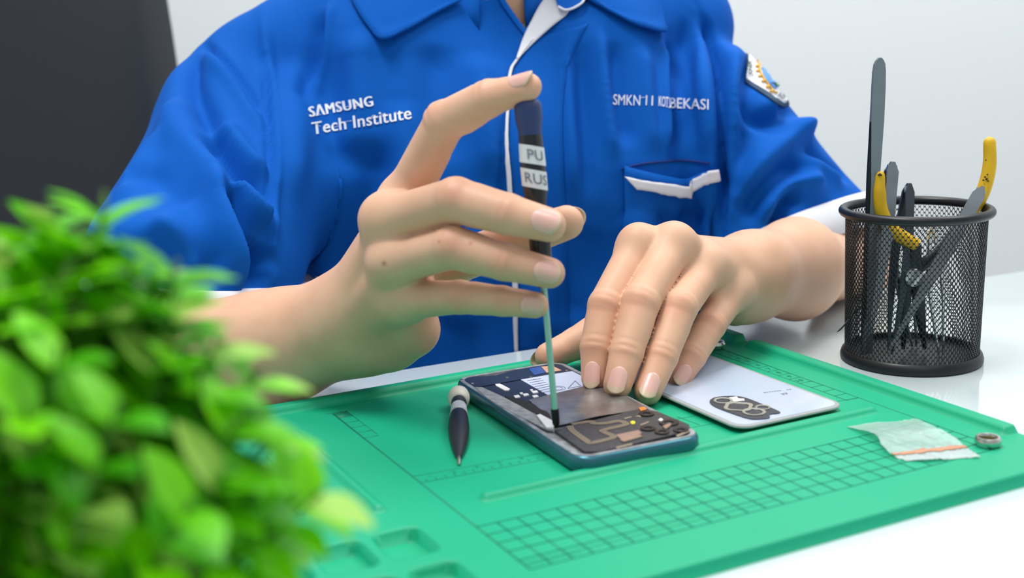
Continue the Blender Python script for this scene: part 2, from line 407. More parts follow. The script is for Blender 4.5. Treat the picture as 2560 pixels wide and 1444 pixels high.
for k in range(7):
    p = [uvp(1318+6*k, 952+5.1*k), uvp(1352+6*k, 947+4.6*k)]; q = [(p[0][0], p[0][1]), (p[1][0], p[1][1]), (p[1][0], p[1][1]+.0006), (p[0][0], p[0][1]+.0006)]
    b.poly([ph(*w, .009) for w in q], .0002)
tri = [uvp(1438, 953), uvp(1420, 972), uvp(1452, 966)]
for i in range(3):
    a, c = np.array(tri[i]), np.array(tri[(i+1) % 3]); d = (c-a)/np.linalg.norm(c-a); nn = np.array([-d[1], d[0]])*.00025
    b.poly([ph(*w, .009) for w in (a-nn, c-nn, c+nn, a+nn)], .0002)
ci = np.array(uvp(1395, 972))
for s, r_ in ((0, .0042), (0, .0026)):
    for k in range(20):
        a1, a2 = k*math.pi/10, (k+1)*math.pi/10
        b.poly([ph(ci[0]+r*math.cos(q), ci[1]+r*math.sin(q), .009) for r, q in ((r_, a1), (r_, a2), (r_+.0003, a2), (r_+.0003, a1))], .0002)
b.build('label_print', m_ink, lab, smooth=False)
pplate('white_mark', [(1238, 959), (1250, 958), (1275, 971), (1270, 975), (1262, 975), (1240, 963)], .0090, .0006, m_wht, bat)
for pts in ([(1284, 988), (1296, 986), (1301, 991), (1289, 994)], [(1306, 984), (1318, 982), (1323, 986), (1311, 989)], [(1328, 977), (1342, 975), (1346, 980), (1333, 982)], [(1330, 988), (1342, 986), (1347, 990), (1335, 993)], [(1325, 973), (1331, 972), (1333, 975), (1327, 976)], [(1299, 981), (1306, 980), (1308, 983), (1301, 984)]):
    pplate('white_mark', pts, .0090, .0006, m_wht, bat)
# peeled film that bulges over the middle of the phone
g = []; NU, NV = 30, 24
cn = [np.array(uvp(*p)) for p in ((1322, 1002), (1500, 958), (1618, 1020), (1390, 1066))]
V = []; F = []
for j in range(NV+1):
    for i in range(NU+1):
        s, q = i/NU, j/NV; p = (cn[0]*(1-s)+cn[1]*s)*(1-q)+(cn[3]*(1-s)+cn[2]*s)*q
        z = .0093+.0012*math.sin(math.pi*s)*math.sin(math.pi*q)+.0005*math.sin(s*9+q*4)*math.sin(q*7)*min(1, 6*s*(1-s)*4)
        V.append(ph(p[0], p[1], z))
for j in range(NV):
    for i in range(NU): F.append((j*(NU+1)+i, j*(NU+1)+i+1, (j+1)*(NU+1)+i+1, (j+1)*(NU+1)+i))
n_ = len(V); V += [v-np.array([0, 0, .0004]) for v in V]; F += [tuple(i+n_ for i in f[::-1]) for f in F]
mesh('protective_film', V, F, m_film, phone)
pplate('adhesive_strip', [(1188, 967), (1205, 967), (1262, 993), (1330, 1030), (1386, 1056), (1384, 1074), (1366, 1072), (1280, 1030), (1220, 996)], .0093, .0009, m_tape)
pplate('black_gap', [(1262, 989), (1300, 996), (1352, 1016), (1386, 1044), (1386, 1056), (1330, 1030), (1280, 1002)], .0094, .0010, m_black)
pplate('white_clip', [(1342, 1037), (1350, 1034), (1384, 1052), (1384, 1068), (1366, 1067)], .0102, .0016, m_wht)
bd = pplate('logic_board_cover', [(1386, 1074), (1548, 1034), (1600, 1020), (1644, 1028), (1722, 1060), (1726, 1070), (1694, 1083), (1500, 1128), (1462, 1128)], .0092, .0016, m_board)
b = MB()
coil = spline([(1424, 1064), (1434, 1078), (1468, 1102), (1480, 1106), (1524, 1096), (1534, 1090), (1512, 1080), (1510, 1074), (1560, 1062), (1562, 1056), (1545, 1052), (1516, 1057), (1486, 1058), (1474, 1053), (1430, 1060)], 6)
for off in (0, .0012, .0024):
    Pc = np.array([uvp(*p, .0094) for p in coil]); T = np.gradient(Pc, axis=0); T /= np.linalg.norm(T, axis=1)[:, None]; N = np.stack([-T[:, 1], T[:, 0]], -1)
    Q = Pc+N*(off-.0012); V = []; F = []
    for i in range(len(Q)): V += [ph(*(Q[i]-N[i]*.0004), .0095), ph(*(Q[i]+N[i]*.0004), .0095)]
    for i in range(len(Q)-1): F.append((2*i, 2*i+1, 2*i+3, 2*i+2))
    b.add(V, F)
b.build('antenna_coil', m_copper, bd, smooth=False, recalc=False)
for x, y, r_ in ((1616, 1032, .0042), (1620, 1068, .0040), (1672, 1054, .0052), (1655, 1077, .0038), (1702, 1072, .0040)):
    b = MB(); c = px(x, y, z=.010); c[2] = .0
    b.lathe([(0, .0090), (r_*.45, .0090), (r_*.5, .0098), (r_*.8, .0100), (r_, .0099), (r_, .0085)], c, n=28); b.build('camera_lens', material('black lens', (14, 15, 18), .3) if x == 1616 else bpy.data.materials['black lens'], bd)
pplate('yellow_sticker', [(1576, 1053), (1582, 1051), (1588, 1053), (1588, 1057), (1582, 1059), (1577, 1057)], .0097, .0005, m_ye, bd)
pplate('tan_connector', [(1540, 1086), (1596, 1074), (1605, 1082), (1552, 1097)], .0099, .0008, material('brown contact plate', (150, 122, 110), .4), bd)
pplate('steel_clip', [(1550, 1099), (1556, 1094), (1600, 1084), (1606, 1090), (1560, 1103)], .0101, .0010, m_steel, bd)
pplate('steel_clip', [(1656, 1064), (1676, 1056), (1678, 1061), (1664, 1071)], .0104, .0010, m_steel, bd)
pplate('steel_clip', [(1646, 1048), (1652, 1044), (1658, 1048), (1652, 1052)], .0104, .0010, m_wht, bd)
pplate('orange_flex', [(1597, 1018), (1612, 1016), (1617, 1022), (1602, 1026)], .0098, .0005, m_or, bd)
for pts in ([(1560, 1044), (1578, 1040), (1580, 1042), (1562, 1047)], [(1586, 1040), (1600, 1037), (1603, 1043), (1598, 1041)], [(1540, 1116), (1580, 1107), (1582, 1110), (1542, 1120)], [(1690, 1087), (1722, 1074), (1724, 1078), (1694, 1091)], [(1600, 1060), (1622, 1052), (1622, 1055), (1602, 1063)]):
    pplate('board_trace', pts, .0095, .0004, m_copper, bd)

# ================================================================ white back cover with camera cut-out
CO_ = px(2118, 1010, z=.0045); cw, cl = .0735, .160
cv = np.array([.454, -.891, 0]); cv /= np.linalg.norm(cv); cu_ = np.array([-cv[1], cv[0], 0])
cov0 = CO_-cu_*cw-cv*cl; cov0[2] = 0
def cp(a, c, z): return cov0+cu_*a+cv*c+np.array([0, 0, z])
cover = empty('phone_back_cover', cp(cw/2, cl/2, .0002), 'white glass phone back cover with dark camera plate, lying on the green mat', 'phone cover')
m_cover = material('pearl white glass', (190, 204, 226), .2, coat=.5)
m_cedge = material('frosted grey border', (158, 162, 162), .5)
def crr(w, h, r, z): return [cp(cw/2+x, cl/2+y, z) for x, y in round_rect(w, h, r, 8)]
lp = [crr(cw-.006, cl-.006, .006, .0022), crr(cw-.001, cl-.001, .009, .0026), crr(cw, cl, .0095, .0034), crr(cw-.0008, cl-.0008, .009, .0041), crr(cw-.0052, cl-.0052, .007, .0042)]
b = ringmesh(lp, 0); n = len(lp[0]); b.F.append(tuple(range(n))[::-1]); b.m.append(0); b.build('border', m_cedge, cover)
b = MB(); b.poly(crr(cw-.0052, cl-.0052, .007, .00435), .0008); b.build('glass_panel', m_cover, cover, smooth=False)
def cuv(x, y, z=.0046): p = px(x, y, z=z)-cov0; return float(p@cu_), float(p@cv)
m_cplate = material('camera plate dark grey', (58, 62, 70), .35)
pl = spline([(1775, 1000), (1790, 993), (1830, 990), (1862, 994), (1900, 1008), (1947, 1028), (1946, 1033), (1924, 1036), (1923, 1045), (1890, 1048), (1862, 1044), (1800, 1022), (1780, 1012), (1774, 1005)], 3)
b = MB(); b.poly([cp(*cuv(*p), .0049) for p in pl], .0006); plt_ = b.build('camera_plate', m_cplate, cover, smooth=False)
for (x, y, r_, sq) in ((1808, 1003, .0054, 0), (1846, 1018, .0082, 1), (1885, 1031, .0064, 0), (1907, 1020, .0042, 0)):
    a0, c0 = cuv(x, y); prof = [(0, .0046), (.62, .0046), (.72, .0052), (.90, .0056), (1, .0054), (1, .0046)]
    bm_ = MB(); n = 32; V = []
    for rr_, h in prof:
        for k in range(n):
            an = 2*math.pi*k/n; q = 1+(.10*math.cos(4*an) if sq else 0)
            V.append(cp(a0+r_*rr_*q*math.cos(an), c0+r_*rr_*q*math.sin(an), h))
    F = [(i*n+j, i*n+(j+1) % n, (i+1)*n+(j+1) % n, (i+1)*n+j) for i in range(len(prof)-1) for j in range(n)]
    bm_.add(V, F[:2*n], 0); bm_.add(V, F[2*n:], 1); bm_.build('lens_hole', [bpy.data.materials['black lens'], material('lens ring beige', (150, 148, 138), .4) if x == 1808 else bpy.data.materials['lens ring beige']], plt_)
b = MB(); b.poly([cp(*cuv(x, y), .0053) for x, y in ((1822, 996), (1842, 993), (1846, 998), (1860, 999), (1862, 1003), (1850, 1004), (1836, 1006), (1826, 1003))], .0005); b.build('white_sticker', m_wht, plt_, smooth=False)
b = MB()
a0, c0 = cuv(1936, 975)
for k in range(11):        # small unreadable print
    if k in (7, 8): continue
    b.box(cp(a0-.007+.0016*k, c0-.0105+.0003*k+.0105, .00445), (.0010, .0009, .0001), np.array([cu_, -cv, (0, 0, 1)]))
a1, c1 = cuv(1962, 983)
for dx, dy in ((0, 0), (.0015, 0), (0, .0015), (.0022, .0016), (.003, 0)): b.box(cp(a1-.0015+dx, c1+dy-.0008, .00445), (.001, .001, .0001), np.array([cu_, -cv, (0, 0, 1)]))
b.build('small_print', m_ink, cover, smooth=False)

# ================================================================ small driver lying on the mat
d0 = px(1147, 988, z=.0062); d1 = px(1147, 1160, z=.0012); ax_ = d1-d0; dl = np.linalg.norm(ax_); ax_ /= dl
m_hand = material('navy black rubber', (26, 32, 44), .45)
m_cream = material('cream plastic', (226, 221, 208), .4)
m_paper = material('white paper label', (200, 204, 214), .6, var=(300, (150, 156, 172), .6))
drv = empty('precision_screwdriver', (*((d0+d1)/2)[:2], 0), 'small navy screwdriver with a cream ball cap lying on the green mat', 'screwdriver')
s_ = dl/.105
b = MB(); b.lathe([(0, -.004), (.0035, -.0035), (.0058, -.001), (.0064, .003), (.0062, .0075), (.0050, .0105), (.0042, .011), (0, .011)], d0, ax_, 32); b.build('ball_cap', m_cream, drv)
b = MB(); b.lathe([(0, .010), (.0042, .010), (.0044, .013), (.0041, .018), (.0042, .025), (.0046, .030), (.0054, .040), (.0058, .052), (.0054, .064), (.0042, .076), (.0026, .086), (.0015, .091), (0, .092)], d0, ax_, 32); b.build('handle', m_hand, drv)
b = MB(); b.lathe([(.0042, .0195), (.00455, .020), (.00475, .028), (.0051, .032), (.0046, .0325)], d0, ax_, 32); b.build('paper_label', m_paper, drv)
b = MB(); b.lathe([(0, .090), (.0011, .090), (.0010, .098), (.0004, dl), (0, dl)], d0, ax_, 12); b.build('blade', m_steel, drv)

# ================================================================ two metal rings
def metal_ring(c, label, R=.0060):
    r_ = empty('magnet_ring', c, label, 'ring', 'small metal rings on the mat corners')
    b = MB(); b.lathe([(R*.72, 0), (R*.97, .0004), (R*1.08, .0022), (R*1.06, .0038), (R*.95, .0048), (R*.80, .0048), (R*.73, .0042)], c, n=48, closed=True); b.build('ring_body', m_steel, r_)
    b = MB(); b.lathe([(0, .0006), (R*.7, .0006), (R*.745, .0036), (R*.70, .0036), (R*.66, .0012), (0, .0011)], c, n=40); b.build('brass_liner', material('aged brass', (150, 140, 96), .35, metal=.8), r_)
    return r_
metal_ring(px(2469, 1113, z=.0), 'small steel ring beside the plastic bag near the mat corner')
metal_ring(px(1789, 870, z=.0), 'small steel ring half hidden behind the left hand, by the mat notch')

# ================================================================ little zip bag
m_bag = material('clear plastic bag', (215, 235, 232), .08, trans=.0, alpha=.36, spec=.9, bump=[('noise', 130, .5, .0015)])
m_zip = material('orange zip line', (226, 160, 128), .4, alpha=.85)
m_bag2 = material('clear plastic bag lip', (220, 232, 232), .2, alpha=.5)
g_ = {0: [(2116, 1066), (2180, 1056), (2240, 1052), (2292, 1044)], 1: [(2185, 1083), (2240, 1074), (2290, 1072), (2345, 1068)], 2: [(2205, 1112), (2260, 1100), (2320, 1094), (2380, 1088)], 3: [(2232, 1138), (2290, 1130), (2350, 1124), (2415, 1116)], 4: [(2262, 1151), (2325, 1148), (2385, 1146), (2452, 1141)]}
hz = [[.0004, .0005, .0005, .0008], [.0045, .0035, .004, .005], [.0040, .0025, .003, .0035], [.0012, .0020, .0020, .0012], [.0004, .0014, .0004, .0010]]
G = np.array([[px(*p, z=h) for p, h in zip(g_[k], hz[k])] for k in range(5)])
rows = np.stack([spline(G[:, j], 8) for j in range(4)], 1); fine = np.array([spline(r, 10) for r in rows]); nr, nc = fine.shape[:2]
wr = rng.normal(0, .00022, fine.shape[:2]); wr = (wr+np.roll(wr, 1, 0)+np.roll(wr, 1, 1)+np.roll(wr, -1, 0))/2
fine[..., 2] = np.maximum(fine[..., 2]+wr, .00025)
def sheet(A, th=.00012):
    r_, c_ = A.shape[:2]; V = np.concatenate([A.reshape(-1, 3)+[0, 0, th], A.reshape(-1, 3)]); I = np.arange(r_*c_).reshape(r_, c_)
    F = np.stack([I[:-1, :-1], I[:-1, 1:], I[1:, 1:], I[1:, :-1]], -1).reshape(-1, 4); N = r_*c_
    ringi = np.concatenate([I[0, :], I[1:, -1], I[-1, -2::-1], I[-2:0:-1, 0]]); r2 = np.roll(ringi, -1)
    F = np.vstack([F, F[:, ::-1]+N, np.stack([r2, ringi, ringi+N, r2+N], -1)]); return V, F
bag = empty('zip_bag', fine.reshape(-1, 3).mean(0)*[1, 1, 0], 'small clear plastic zip bag with an orange stripe on the green mat', 'bag')
k = int(nr*.72); V, F = sheet(fine[:k+1]); mesh('bag_film', V, F, m_bag, bag)
V, F = sheet(fine[k:k+3]+[0, 0, .0002], .0004); mesh('zip_strip', V, F, m_zip, bag)
V, F = sheet(fine[k+2:]); mesh('bag_lip', V, F, m_bag2, bag)
# ================================================================ black wire mesh pen cup
K = px(2277, 888, z=TB+.002); K[2] = TB
cup = empty('pen_cup', K, 'round black wire mesh cup holding pliers, tweezers and a tall spatula', 'pen cup')
m_wire = material('black enamelled wire', (20, 23, 28), .38)
RB, RT, HC = .0415, .0432, .0975
top_c = K+np.array([.0012, 0, HC])
b = MB(); an = np.linspace(0, 2*math.pi, 16, endpoint=False)
b.lathe([(RT+.0016+.0030*math.cos(a), HC+.0030*math.sin(a)) for a in an], K, n=96, closed=True); b.build('rim', m_wire, cup)
b = MB(); b.lathe([(0, .0008), (.0425, .0008), (.0438, .0002), (.0446, .0010), (.0447, .0030), (.0438, .0058), (.0424, .0072), (.0412, .0070), (.0410, .0040), (0, .0036)], K, n=96); b.build('base', m_wire, cup)
b = MB(); NC = 84; rows = 46
def cyl(a, h, r=0): R = RB+(RT-RB)*h/HC+r; return K+np.array([R*math.cos(a), R*math.sin(a), h])
# expanded metal: every cell wall is one short strand, two diagonal families
dh = (HC-.006)/rows; da = 2*math.pi/NC
V = []; F = []
w = .00029; th = .00030
for fam in (1, -1):
    for k in range(NC):
        pts = []
        for i in range(rows*3+1):
            t = i/3; h = .006+dh*t; ph_ = (t % 1); base = k+fam*t/2
            sn = .09*math.sin(2*math.pi*t)
            pts.append((da*(base+fam*sn), h))
        n0 = len(V)
        for (a, h) in pts:
            for (dw, dr) in ((-w, -th), (w, -th), (w, th), (-w, th)): V.append(cyl(a, h+dw*1.0, dr)+0)
        for i in range(len(pts)-1):
            for q in range(4): F.append((n0+i*4+q, n0+i*4+(q+1) % 4, n0+(i+1)*4+(q+1) % 4, n0+(i+1)*4+q))
b.add(V, F); o = b.build('wire_mesh', m_wire, cup, smooth=False, recalc=False); o['kind'] = 'stuff'

m_tw = material('brushed gunmetal', (146, 152, 158), .30, metal=.8, var=(60, (120, 126, 134), .5))
m_tw2 = material('bright steel', (200, 204, 206), .25, metal=1)
m_dark = material('dark navy tweezer coating', (62, 72, 86), .35, metal=.5)
m_yel = material('yellow rubber grip', (224, 178, 24), .42, var=(160, (206, 160, 20), .5), spec=.5)
m_speck = material('dark scuff', (60, 50, 30), .6)
YC = K[1]
def W(x, y, dy=0): return px(x, y, Y=YC+dy)
def bar(b, P, w, t, nrm=(0, -1, 0), m=0, taper=None):
    """flat metal strip along P, w wide (list), t thick, facing nrm"""
    P = np.asarray(P, float); T = np.gradient(P, axis=0); T /= np.linalg.norm(T, axis=1)[:, None]; w_ = np.broadcast_to(np.asarray(w, float), (len(P),))
    V = []; F = []
    for i in range(len(P)):
        s = np.cross(T[i], nrm); s /= np.linalg.norm(s); n = np.cross(s, T[i])
        for a, c in ((-.5, -.5), (.5, -.5), (.5, .5), (-.5, .5)): V.append(P[i]+s*w_[i]*a+n*t*c)
    for i in range(len(P)-1):
        for q in range(4): F.append((i*4+q, i*4+(q+1) % 4, (i+1)*4+(q+1) % 4, (i+1)*4+q))
    F += [(3, 2, 1, 0), tuple((len(P)-1)*4+q for q in range(4))]; b.add(V, F, m)
def dense(P, n=10): return spline(P, n)
# tall spatula
sp = empty('metal_spatula', [*W(2200, 880, -.012)[:2], TB+.004], 'tall dark grey metal spatula standing at the left side of the cup', 'spatula')
tp = W(2199, 144, -.012); bt = np.array([tp[0]-.0002, tp[1]+.006, TB+.006]); L = tp-bt
def al(t): return bt+L*t
wl = [.0062]*2+[.0064, .0080, .0094, .0096, .0090, .0076, .0050, .0018]
tt = [0, .25, .60, .70, .80, .90, .955, .98, .992, 1.0]
b = MB(); sh_n = np.array([.35, -.94, 0])
bar(b, [al(t)+np.array([(.0096-w_)/2*-.0, 0, 0]) for t, w_ in zip(tt, wl)], wl, .0016, sh_n); b.build('blade', material('grey steel blade', (128, 138, 144), .45, metal=.55), sp, smooth=False)
b = MB(); bar(b, [al(t)+np.array([-.0036, -.0009, 0]) for t in (0, .3, .62, .76, .9, .955)], [.0030, .0032, .0034, .0022, .0012, .0004], .0018, sh_n); b.build('bevel', material('dark edge', (30, 38, 46), .4, metal=.5), sp, smooth=False)
# tweezers
def tweezers(top, bot, label, m, w=.0085, gap=.009, dy=(0, 0), nrm=(0, -1, 0), face=.35):
    a = W(*top, dy[0]); c = W(*bot, dy[1]); c[2] = max(c[2], TB+.0045); d = c-a; ln = np.linalg.norm(d); d /= ln
    n = np.array(nrm, float); s = np.cross(d, n); s /= np.linalg.norm(s); n = np.cross(s, d)
    sd = s*math.cos(face)+n*math.sin(face); nd = np.cross(sd, d)
    o = empty('tweezers', c, label, 'tweezers', 'steel tweezers in the mesh cup')
    for sg in (-1, 1):
        b = MB(); P = []; wd = []
        for t in np.linspace(0, 1, 22):
            g = gap/2*min(1, t/.35)*(1-max(0, (t-.55)/.45)**1.2*.85)
            P.append(a+d*ln*t+nd*sg*(.0007+g)); wd.append(w*(.25+.75*min(1, (t/.03)**.5)) if t < .03 else w*(1-.06*t if t < .45 else .97-.82*((t-.45)/.55)))
        bar(b, P, wd, .0010, nd); b.build('arm', m, o, smooth=False)
    b = MB(); b.box(a+d*.004, (w*.8, .004, .0012), np.array([sd, d, nd])); b.build('joint', m_tw2, o, smooth=False)
tweezers((2232, 404), (2160, 885), 'grey tweezers leaning left next to the yellow grip in the mesh cup', m_tw, dy=(-.004, -.012), face=.3)
tweezers((2273, 458), (2225, 885), 'dark tweezers standing upright in the middle of the mesh cup', m_dark, w=.0078, dy=(.006, -.016), face=.5)
tweezers((2458, 466), (2218, 884), 'silver tweezers slanting across the mesh cup to its right rim', m_tw, w=.0080, dy=(-.014, -.024), face=-.35)
tweezers((2330, 560), (2352, 890), 'short bright tweezers fully inside the mesh cup', m_tw2, w=.0060, gap=.007, dy=(.004, -.010), face=.9)
tweezers((2240, 545), (2285, 890), 'short dark tweezers low in the mesh cup behind the pliers joint', m_dark, w=.0070, dy=(.018, .012), face=.8)
# yellow handled pliers, joint low in the cup
pj = W(2278, 690, -.006)
pl_ = empty('pliers', [*W(2290, 880, -.004)[:2], TB+.004], 'open yellow-handled pliers standing jaws down in the mesh cup', 'pliers')
def grip(pts, R, name='grip'):
    P = spline(pts, 8); n = len(P); R = np.interp(np.linspace(0, 1, n), np.linspace(0, 1, len(R)), R)
    e = P[0]-P[1]; e /= np.linalg.norm(e); P = np.vstack([P[0]+e*R[0]*.95, P[0]+e*R[0]*.75, P[0]+e*R[0]*.4, P]); R = np.r_[R[0]*.18, R[0]*.62, R[0]*.9, R]
    b = MB(); b.tube(P, R, 20, up=(1, 0, 0)); return b.build(name, m_yel, pl_)
g1 = [W(2197, 440, -.008), W(2196, 480, -.008), W(2204, 530, -.008), W(2232, 575, -.007), W(2290, 612, -.006)]
g2 = [W(2474, 356, .004), W(2474, 410, .003), W(2464, 460, .002), W(2444, 505, 0), W(2405, 560, -.003)]
ga = grip(g1, [.0038, .0046, .0046, .0046, .0040]); gb = grip(g2, [.0038, .0042, .0044, .0046, .0042])
b = MB(); b.tube([W(2194, 437, -.0115), W(2200, 436, -.0120), W(2205, 438, -.0115)], [.0003, .0009, .0003], 8); b.build('scuff', m_speck, ga)
b = MB()
for x, y, r_ in ((2462, 442, .0006), (2466, 447, .0007), (2458, 450, .0006), (2470, 452, .0005), (2464, 400, .0004), (2462, 470, .0004), (2468, 436, .0005)): b.lathe([(0, 0), (r_, 0), (r_, .0006), (0, .0006)], W(x, y, -.0018), (0, -1, 0), 8)
b.build('scuff', m_speck, gb)
m_pm = material('plier steel', (58, 64, 68), .4, metal=.8)
b = MB(); b.tube([g1[-1], W(2288, 650, -.006), pj+np.array([.003, 0, 0])], [.0036, .0040, .0044], 14, flat=.6, up=(0, 1, 0)); b.tube([pj+np.array([.004, 0, 0]), W(2300, 780, -.004), W(2312, 872, -.002)], [.0048, .0036, .0012], 14, flat=.6, up=(0, 1, 0)); b.build('jaw_lever', m_pm, pl_)
b = MB(); b.tube([g2[-1], W(2350, 630, -.005), pj+np.array([-.002, .002, 0])], [.0038, .0040, .0044], 14, flat=.6, up=(0, 1, 0)); b.tube([pj+np.array([-.004, 0, 0]), W(2262, 780, -.004), W(2258, 872, -.002)], [.0048, .0036, .0012], 14, flat=.6, up=(0, 1, 0)); b.build('jaw_lever', m_pm, pl_)
b = MB(); b.lathe([(0, -.001), (.0056, -.001), (.0062, .0), (.0062, .003), (.0056, .0042), (.0024, .0044), (.0022, .0054), (0, .0056)], pj+np.array([0, -.002, 0]), (0, -1, 0), 32); b.build('pivot', m_tw2, pl_)
# loose wire end
th_ = empty('wire_offcut', W(2110, 822, -.02)*[1, 1, 0]+[0, 0, TB], 'thin dark bent wire poking out of the mesh cup on its left', 'wire')
for off in (0, .0016):
    b = MB(); P = spline([W(2148, 770-off*2000, -.002), W(2118, 803, -.004), W(2104, 818+off*2000, -.006), W(2093, 829, -.008)], 6); P[:, 2] = np.maximum(P[:, 2], TB+.0004); b.tube(P, .00035, 8); b.build('wire_strand', material('thin wire', (62, 66, 72), .4, metal=.7) if off == 0 else bpy.data.materials['thin wire'], th_)

# ================================================================ potted boxwood plant, close to the camera
m_leaf = material('glossy leaf', (96, 190, 20), .36, attr=True, spec=.5, trans=0, sss=0)
lb = m_leaf.node_tree.nodes['Principled BSDF']; lb.inputs['Subsurface Weight'].default_value = .0
# leaves are translucent: mix a translucent lobe
nt = m_leaf.node_tree; tl = nt.nodes.new('ShaderNodeBsdfTranslucent'); mx = nt.nodes.new('ShaderNodeMixShader'); mx.inputs[0].default_value = .35
cola = [n for n in nt.nodes if n.type == 'VERTEX_COLOR'][0]; nt.links.new(cola.outputs[0], tl.inputs[0])
outn = nt.nodes['Material Output']; nt.links.new(lb.outputs[0], mx.inputs[1]); nt.links.new(tl.outputs[0], mx.inputs[2]); nt.links.new(mx.outputs[0], outn.inputs[0])
m_stem = material('green plastic stem', (70, 120, 30), .5)
m_pot = material('white ceramic pot', (232, 232, 228), .3)
PC = np.array([-.132, .302, TB])
plant = empty('potted_plant', PC, 'bushy bright green boxwood plant, out of focus, at the near left of the table', 'plant')
b = MB(); b.lathe([(0, 0), (.026, 0), (.029, .002), (.034, .042), (.035, .045), (.032, .045), (.031, .038), (0, .038)], PC, n=48); b.build('pot', m_pot, plant)
b = MB(); b.lathe([(0, .0385), (.02, .0395), (.0312, .0385)], PC, n=32); b.build('soil', material('dark soil', (48, 38, 30), .95, bump=[('noise', 400, 1, .002)]), plant)
LV, LF, LC = [], [], []; SB = MB(); nL = 0
def leaf(p, d, n, L, Wd, c):
    """one ovate cupped leaf from p along d with face normal n"""
    d = d/np.linalg.norm(d); n = n-d*(n@d); n /= np.linalg.norm(n)+1e-9; s = np.cross(d, n); K_ = len(LV); NS = 8
    for i in range(NS):
        t = i/(NS-1); hw = Wd/2*math.sin(math.pi*min(1, (t*.93+.04))**.82)**.8
        for j in (-1, 0, 1):
            LV.append(p+d*L*t+s*hw*j+n*(abs(j)*hw*.28-L*.18*t*t)); cc = c*(1.06 if j else .9); LC.append(cc)
    for i in range(NS-1):
        for j in range(2): a = K_+i*3+j; LF.append((a, a+1, a+4, a+3))
ctr = px(165, 1090, Y=.312)
def inside(p):
    q = (p-ctr)/np.array([.078, .07, .082]); return q@q
rp = random.Random(11)
tips = []
for k in range(130):
    th = rp.uniform(0, 2*math.pi); u = rp.uniform(-.6, 1); s = math.sqrt(1-u*u)
    dirn = np.array([s*math.cos(th), s*math.sin(th), u]); R = rp.uniform(.80, 1.0)
    tips.append(ctr+dirn*np.array([.052, .045, .056])*R)
for q in ((125, 520, 0.332), (262, 478, 0.320), (185, 600, 0.324), (30, 610, 0.332), (330, 680, 0.315), (430, 670, 0.311), (250, 700, 0.315), (455, 790, 0.303), (545, 845, 0.299), (640, 925, 0.299), (520, 940, 0.290), (685, 1070, 0.299), (600, 1040, 0.282), (560, 1180, 0.274), (640, 1230, 0.278), (640, 1360, 0.274), (760, 1230, 0.286), (400, 880, 0.290), (90, 700, 0.307), (10, 760, 0.299), (560, 1400, 0.266), (480, 1250, 0.257), (150, 860, 0.274), (300, 1000, 0.257), (60, 1000, 0.266), (805, 1225, 0.278), (262, 500, .33), (125, 520, .33), (60, 560, .32), (200, 560, .31), (330, 640, .31), (445, 650, .31), (440, 740, .30), (560, 850, .31), (655, 920, .31), (690, 1090, .31)):
    tips.append(px(q[0], q[1], Y=q[2]))
for T in tips:
    root = PC+np.array([(T-PC)[0]*.22, (T-PC)[1]*.22, .036]); mid = (root+T)/2+np.array([rp.uniform(-.006, .006), rp.uniform(-.006, .006), .008])
    P = spline([root, mid, T], 8); SB.tube(P, np.linspace(.0011, .0006, len(P)), 6)
    Tn = np.gradient(P, axis=0)
    for i in range(7, len(P), 2) if len(P) > 14 else range(6, len(P)):
        nl = 2 if i < len(P)-1 else 4
        for j in range(nl):
            d = Tn[i]/np.linalg.norm(Tn[i]); a = (i*1.57+j*2*math.pi/nl)+rp.uniform(-.4, .4)
            b1 = np.cross(d, (0, 0, 1)); b1 /= np.linalg.norm(b1)+1e-9; b2 = np.cross(d, b1); o_ = b1*math.cos(a)+b2*math.sin(a)
            up = .55 if i < len(P)-1 else 1.3
            g = rp.random(); c = lin((134, 232, 6))*g+lin((66, 168, 4))*(1-g)
            if rp.random() < .22: c = lin((170, 216, 96))
            leaf(P[i], o_+d*up+np.array([0, 0, .2]), d-o_*.5+np.array([0, 0, .6]), rp.uniform(.0135, .0190), rp.uniform(.0088, .0120), c)
o = mesh('foliage', np.array(LV), LF, m_leaf, plant, col=np.array(LC)); o['kind'] = 'stuff'
SB.build('stems', m_stem, plant, recalc=False, auto=None)['kind'] = 'stuff'
# ================================================================ implicit surfaces -> one smooth mesh
class Field:
    def __init__(s, lo, hi, h):
        s.lo = np.array(lo, float); s.h = h; s.n = np.ceil((np.array(hi)-s.lo)/h).astype(int)+1
        s.ax = [s.lo[i]+h*np.arange(s.n[i]) for i in range(3)]
        s.F = np.full(s.n, .03, np.float32)
    def sub(s, lo, hi):
        a = np.clip(np.floor((np.array(lo)-s.lo)/s.h).astype(int), 0, s.n); b = np.clip(np.ceil((np.array(hi)-s.lo)/s.h).astype(int)+1, 0, s.n)
        sl = tuple(slice(x, y) for x, y in zip(a, b))
        g = np.meshgrid(*[s.ax[i][sl[i]].astype(np.float32) for i in range(3)], indexing='ij', sparse=True)
        return sl, g
def cone_d(g, a, b, ra, rb, flat=None):
    """distance to a tapered capsule; flat=(direction, k) makes it k times thinner along direction"""
    a = np.asarray(a, float); b = np.asarray(b, float); ba = b-a; L2 = ba@ba
    X, Y, Z = g[0]-a[0], g[1]-a[1], g[2]-a[2]
    t = np.clip((X*ba[0]+Y*ba[1]+Z*ba[2])/max(L2, 1e-12), 0, 1)
    X, Y, Z = X-t*ba[0], Y-t*ba[1], Z-t*ba[2]
    if flat is not None:
        n = np.asarray(flat[0], float); n = n/np.linalg.norm(n); q = (X*n[0]+Y*n[1]+Z*n[2])*(flat[1]-1)
        X, Y, Z = X+q*n[0], Y+q*n[1], Z+q*n[2]
    return np.sqrt(X*X+Y*Y+Z*Z)-(ra+t*(rb-ra))
def smin(a, b, k):
    h = np.maximum(k-np.abs(a-b), 0)/k
    return np.minimum(a, b)-h*h*k*.25
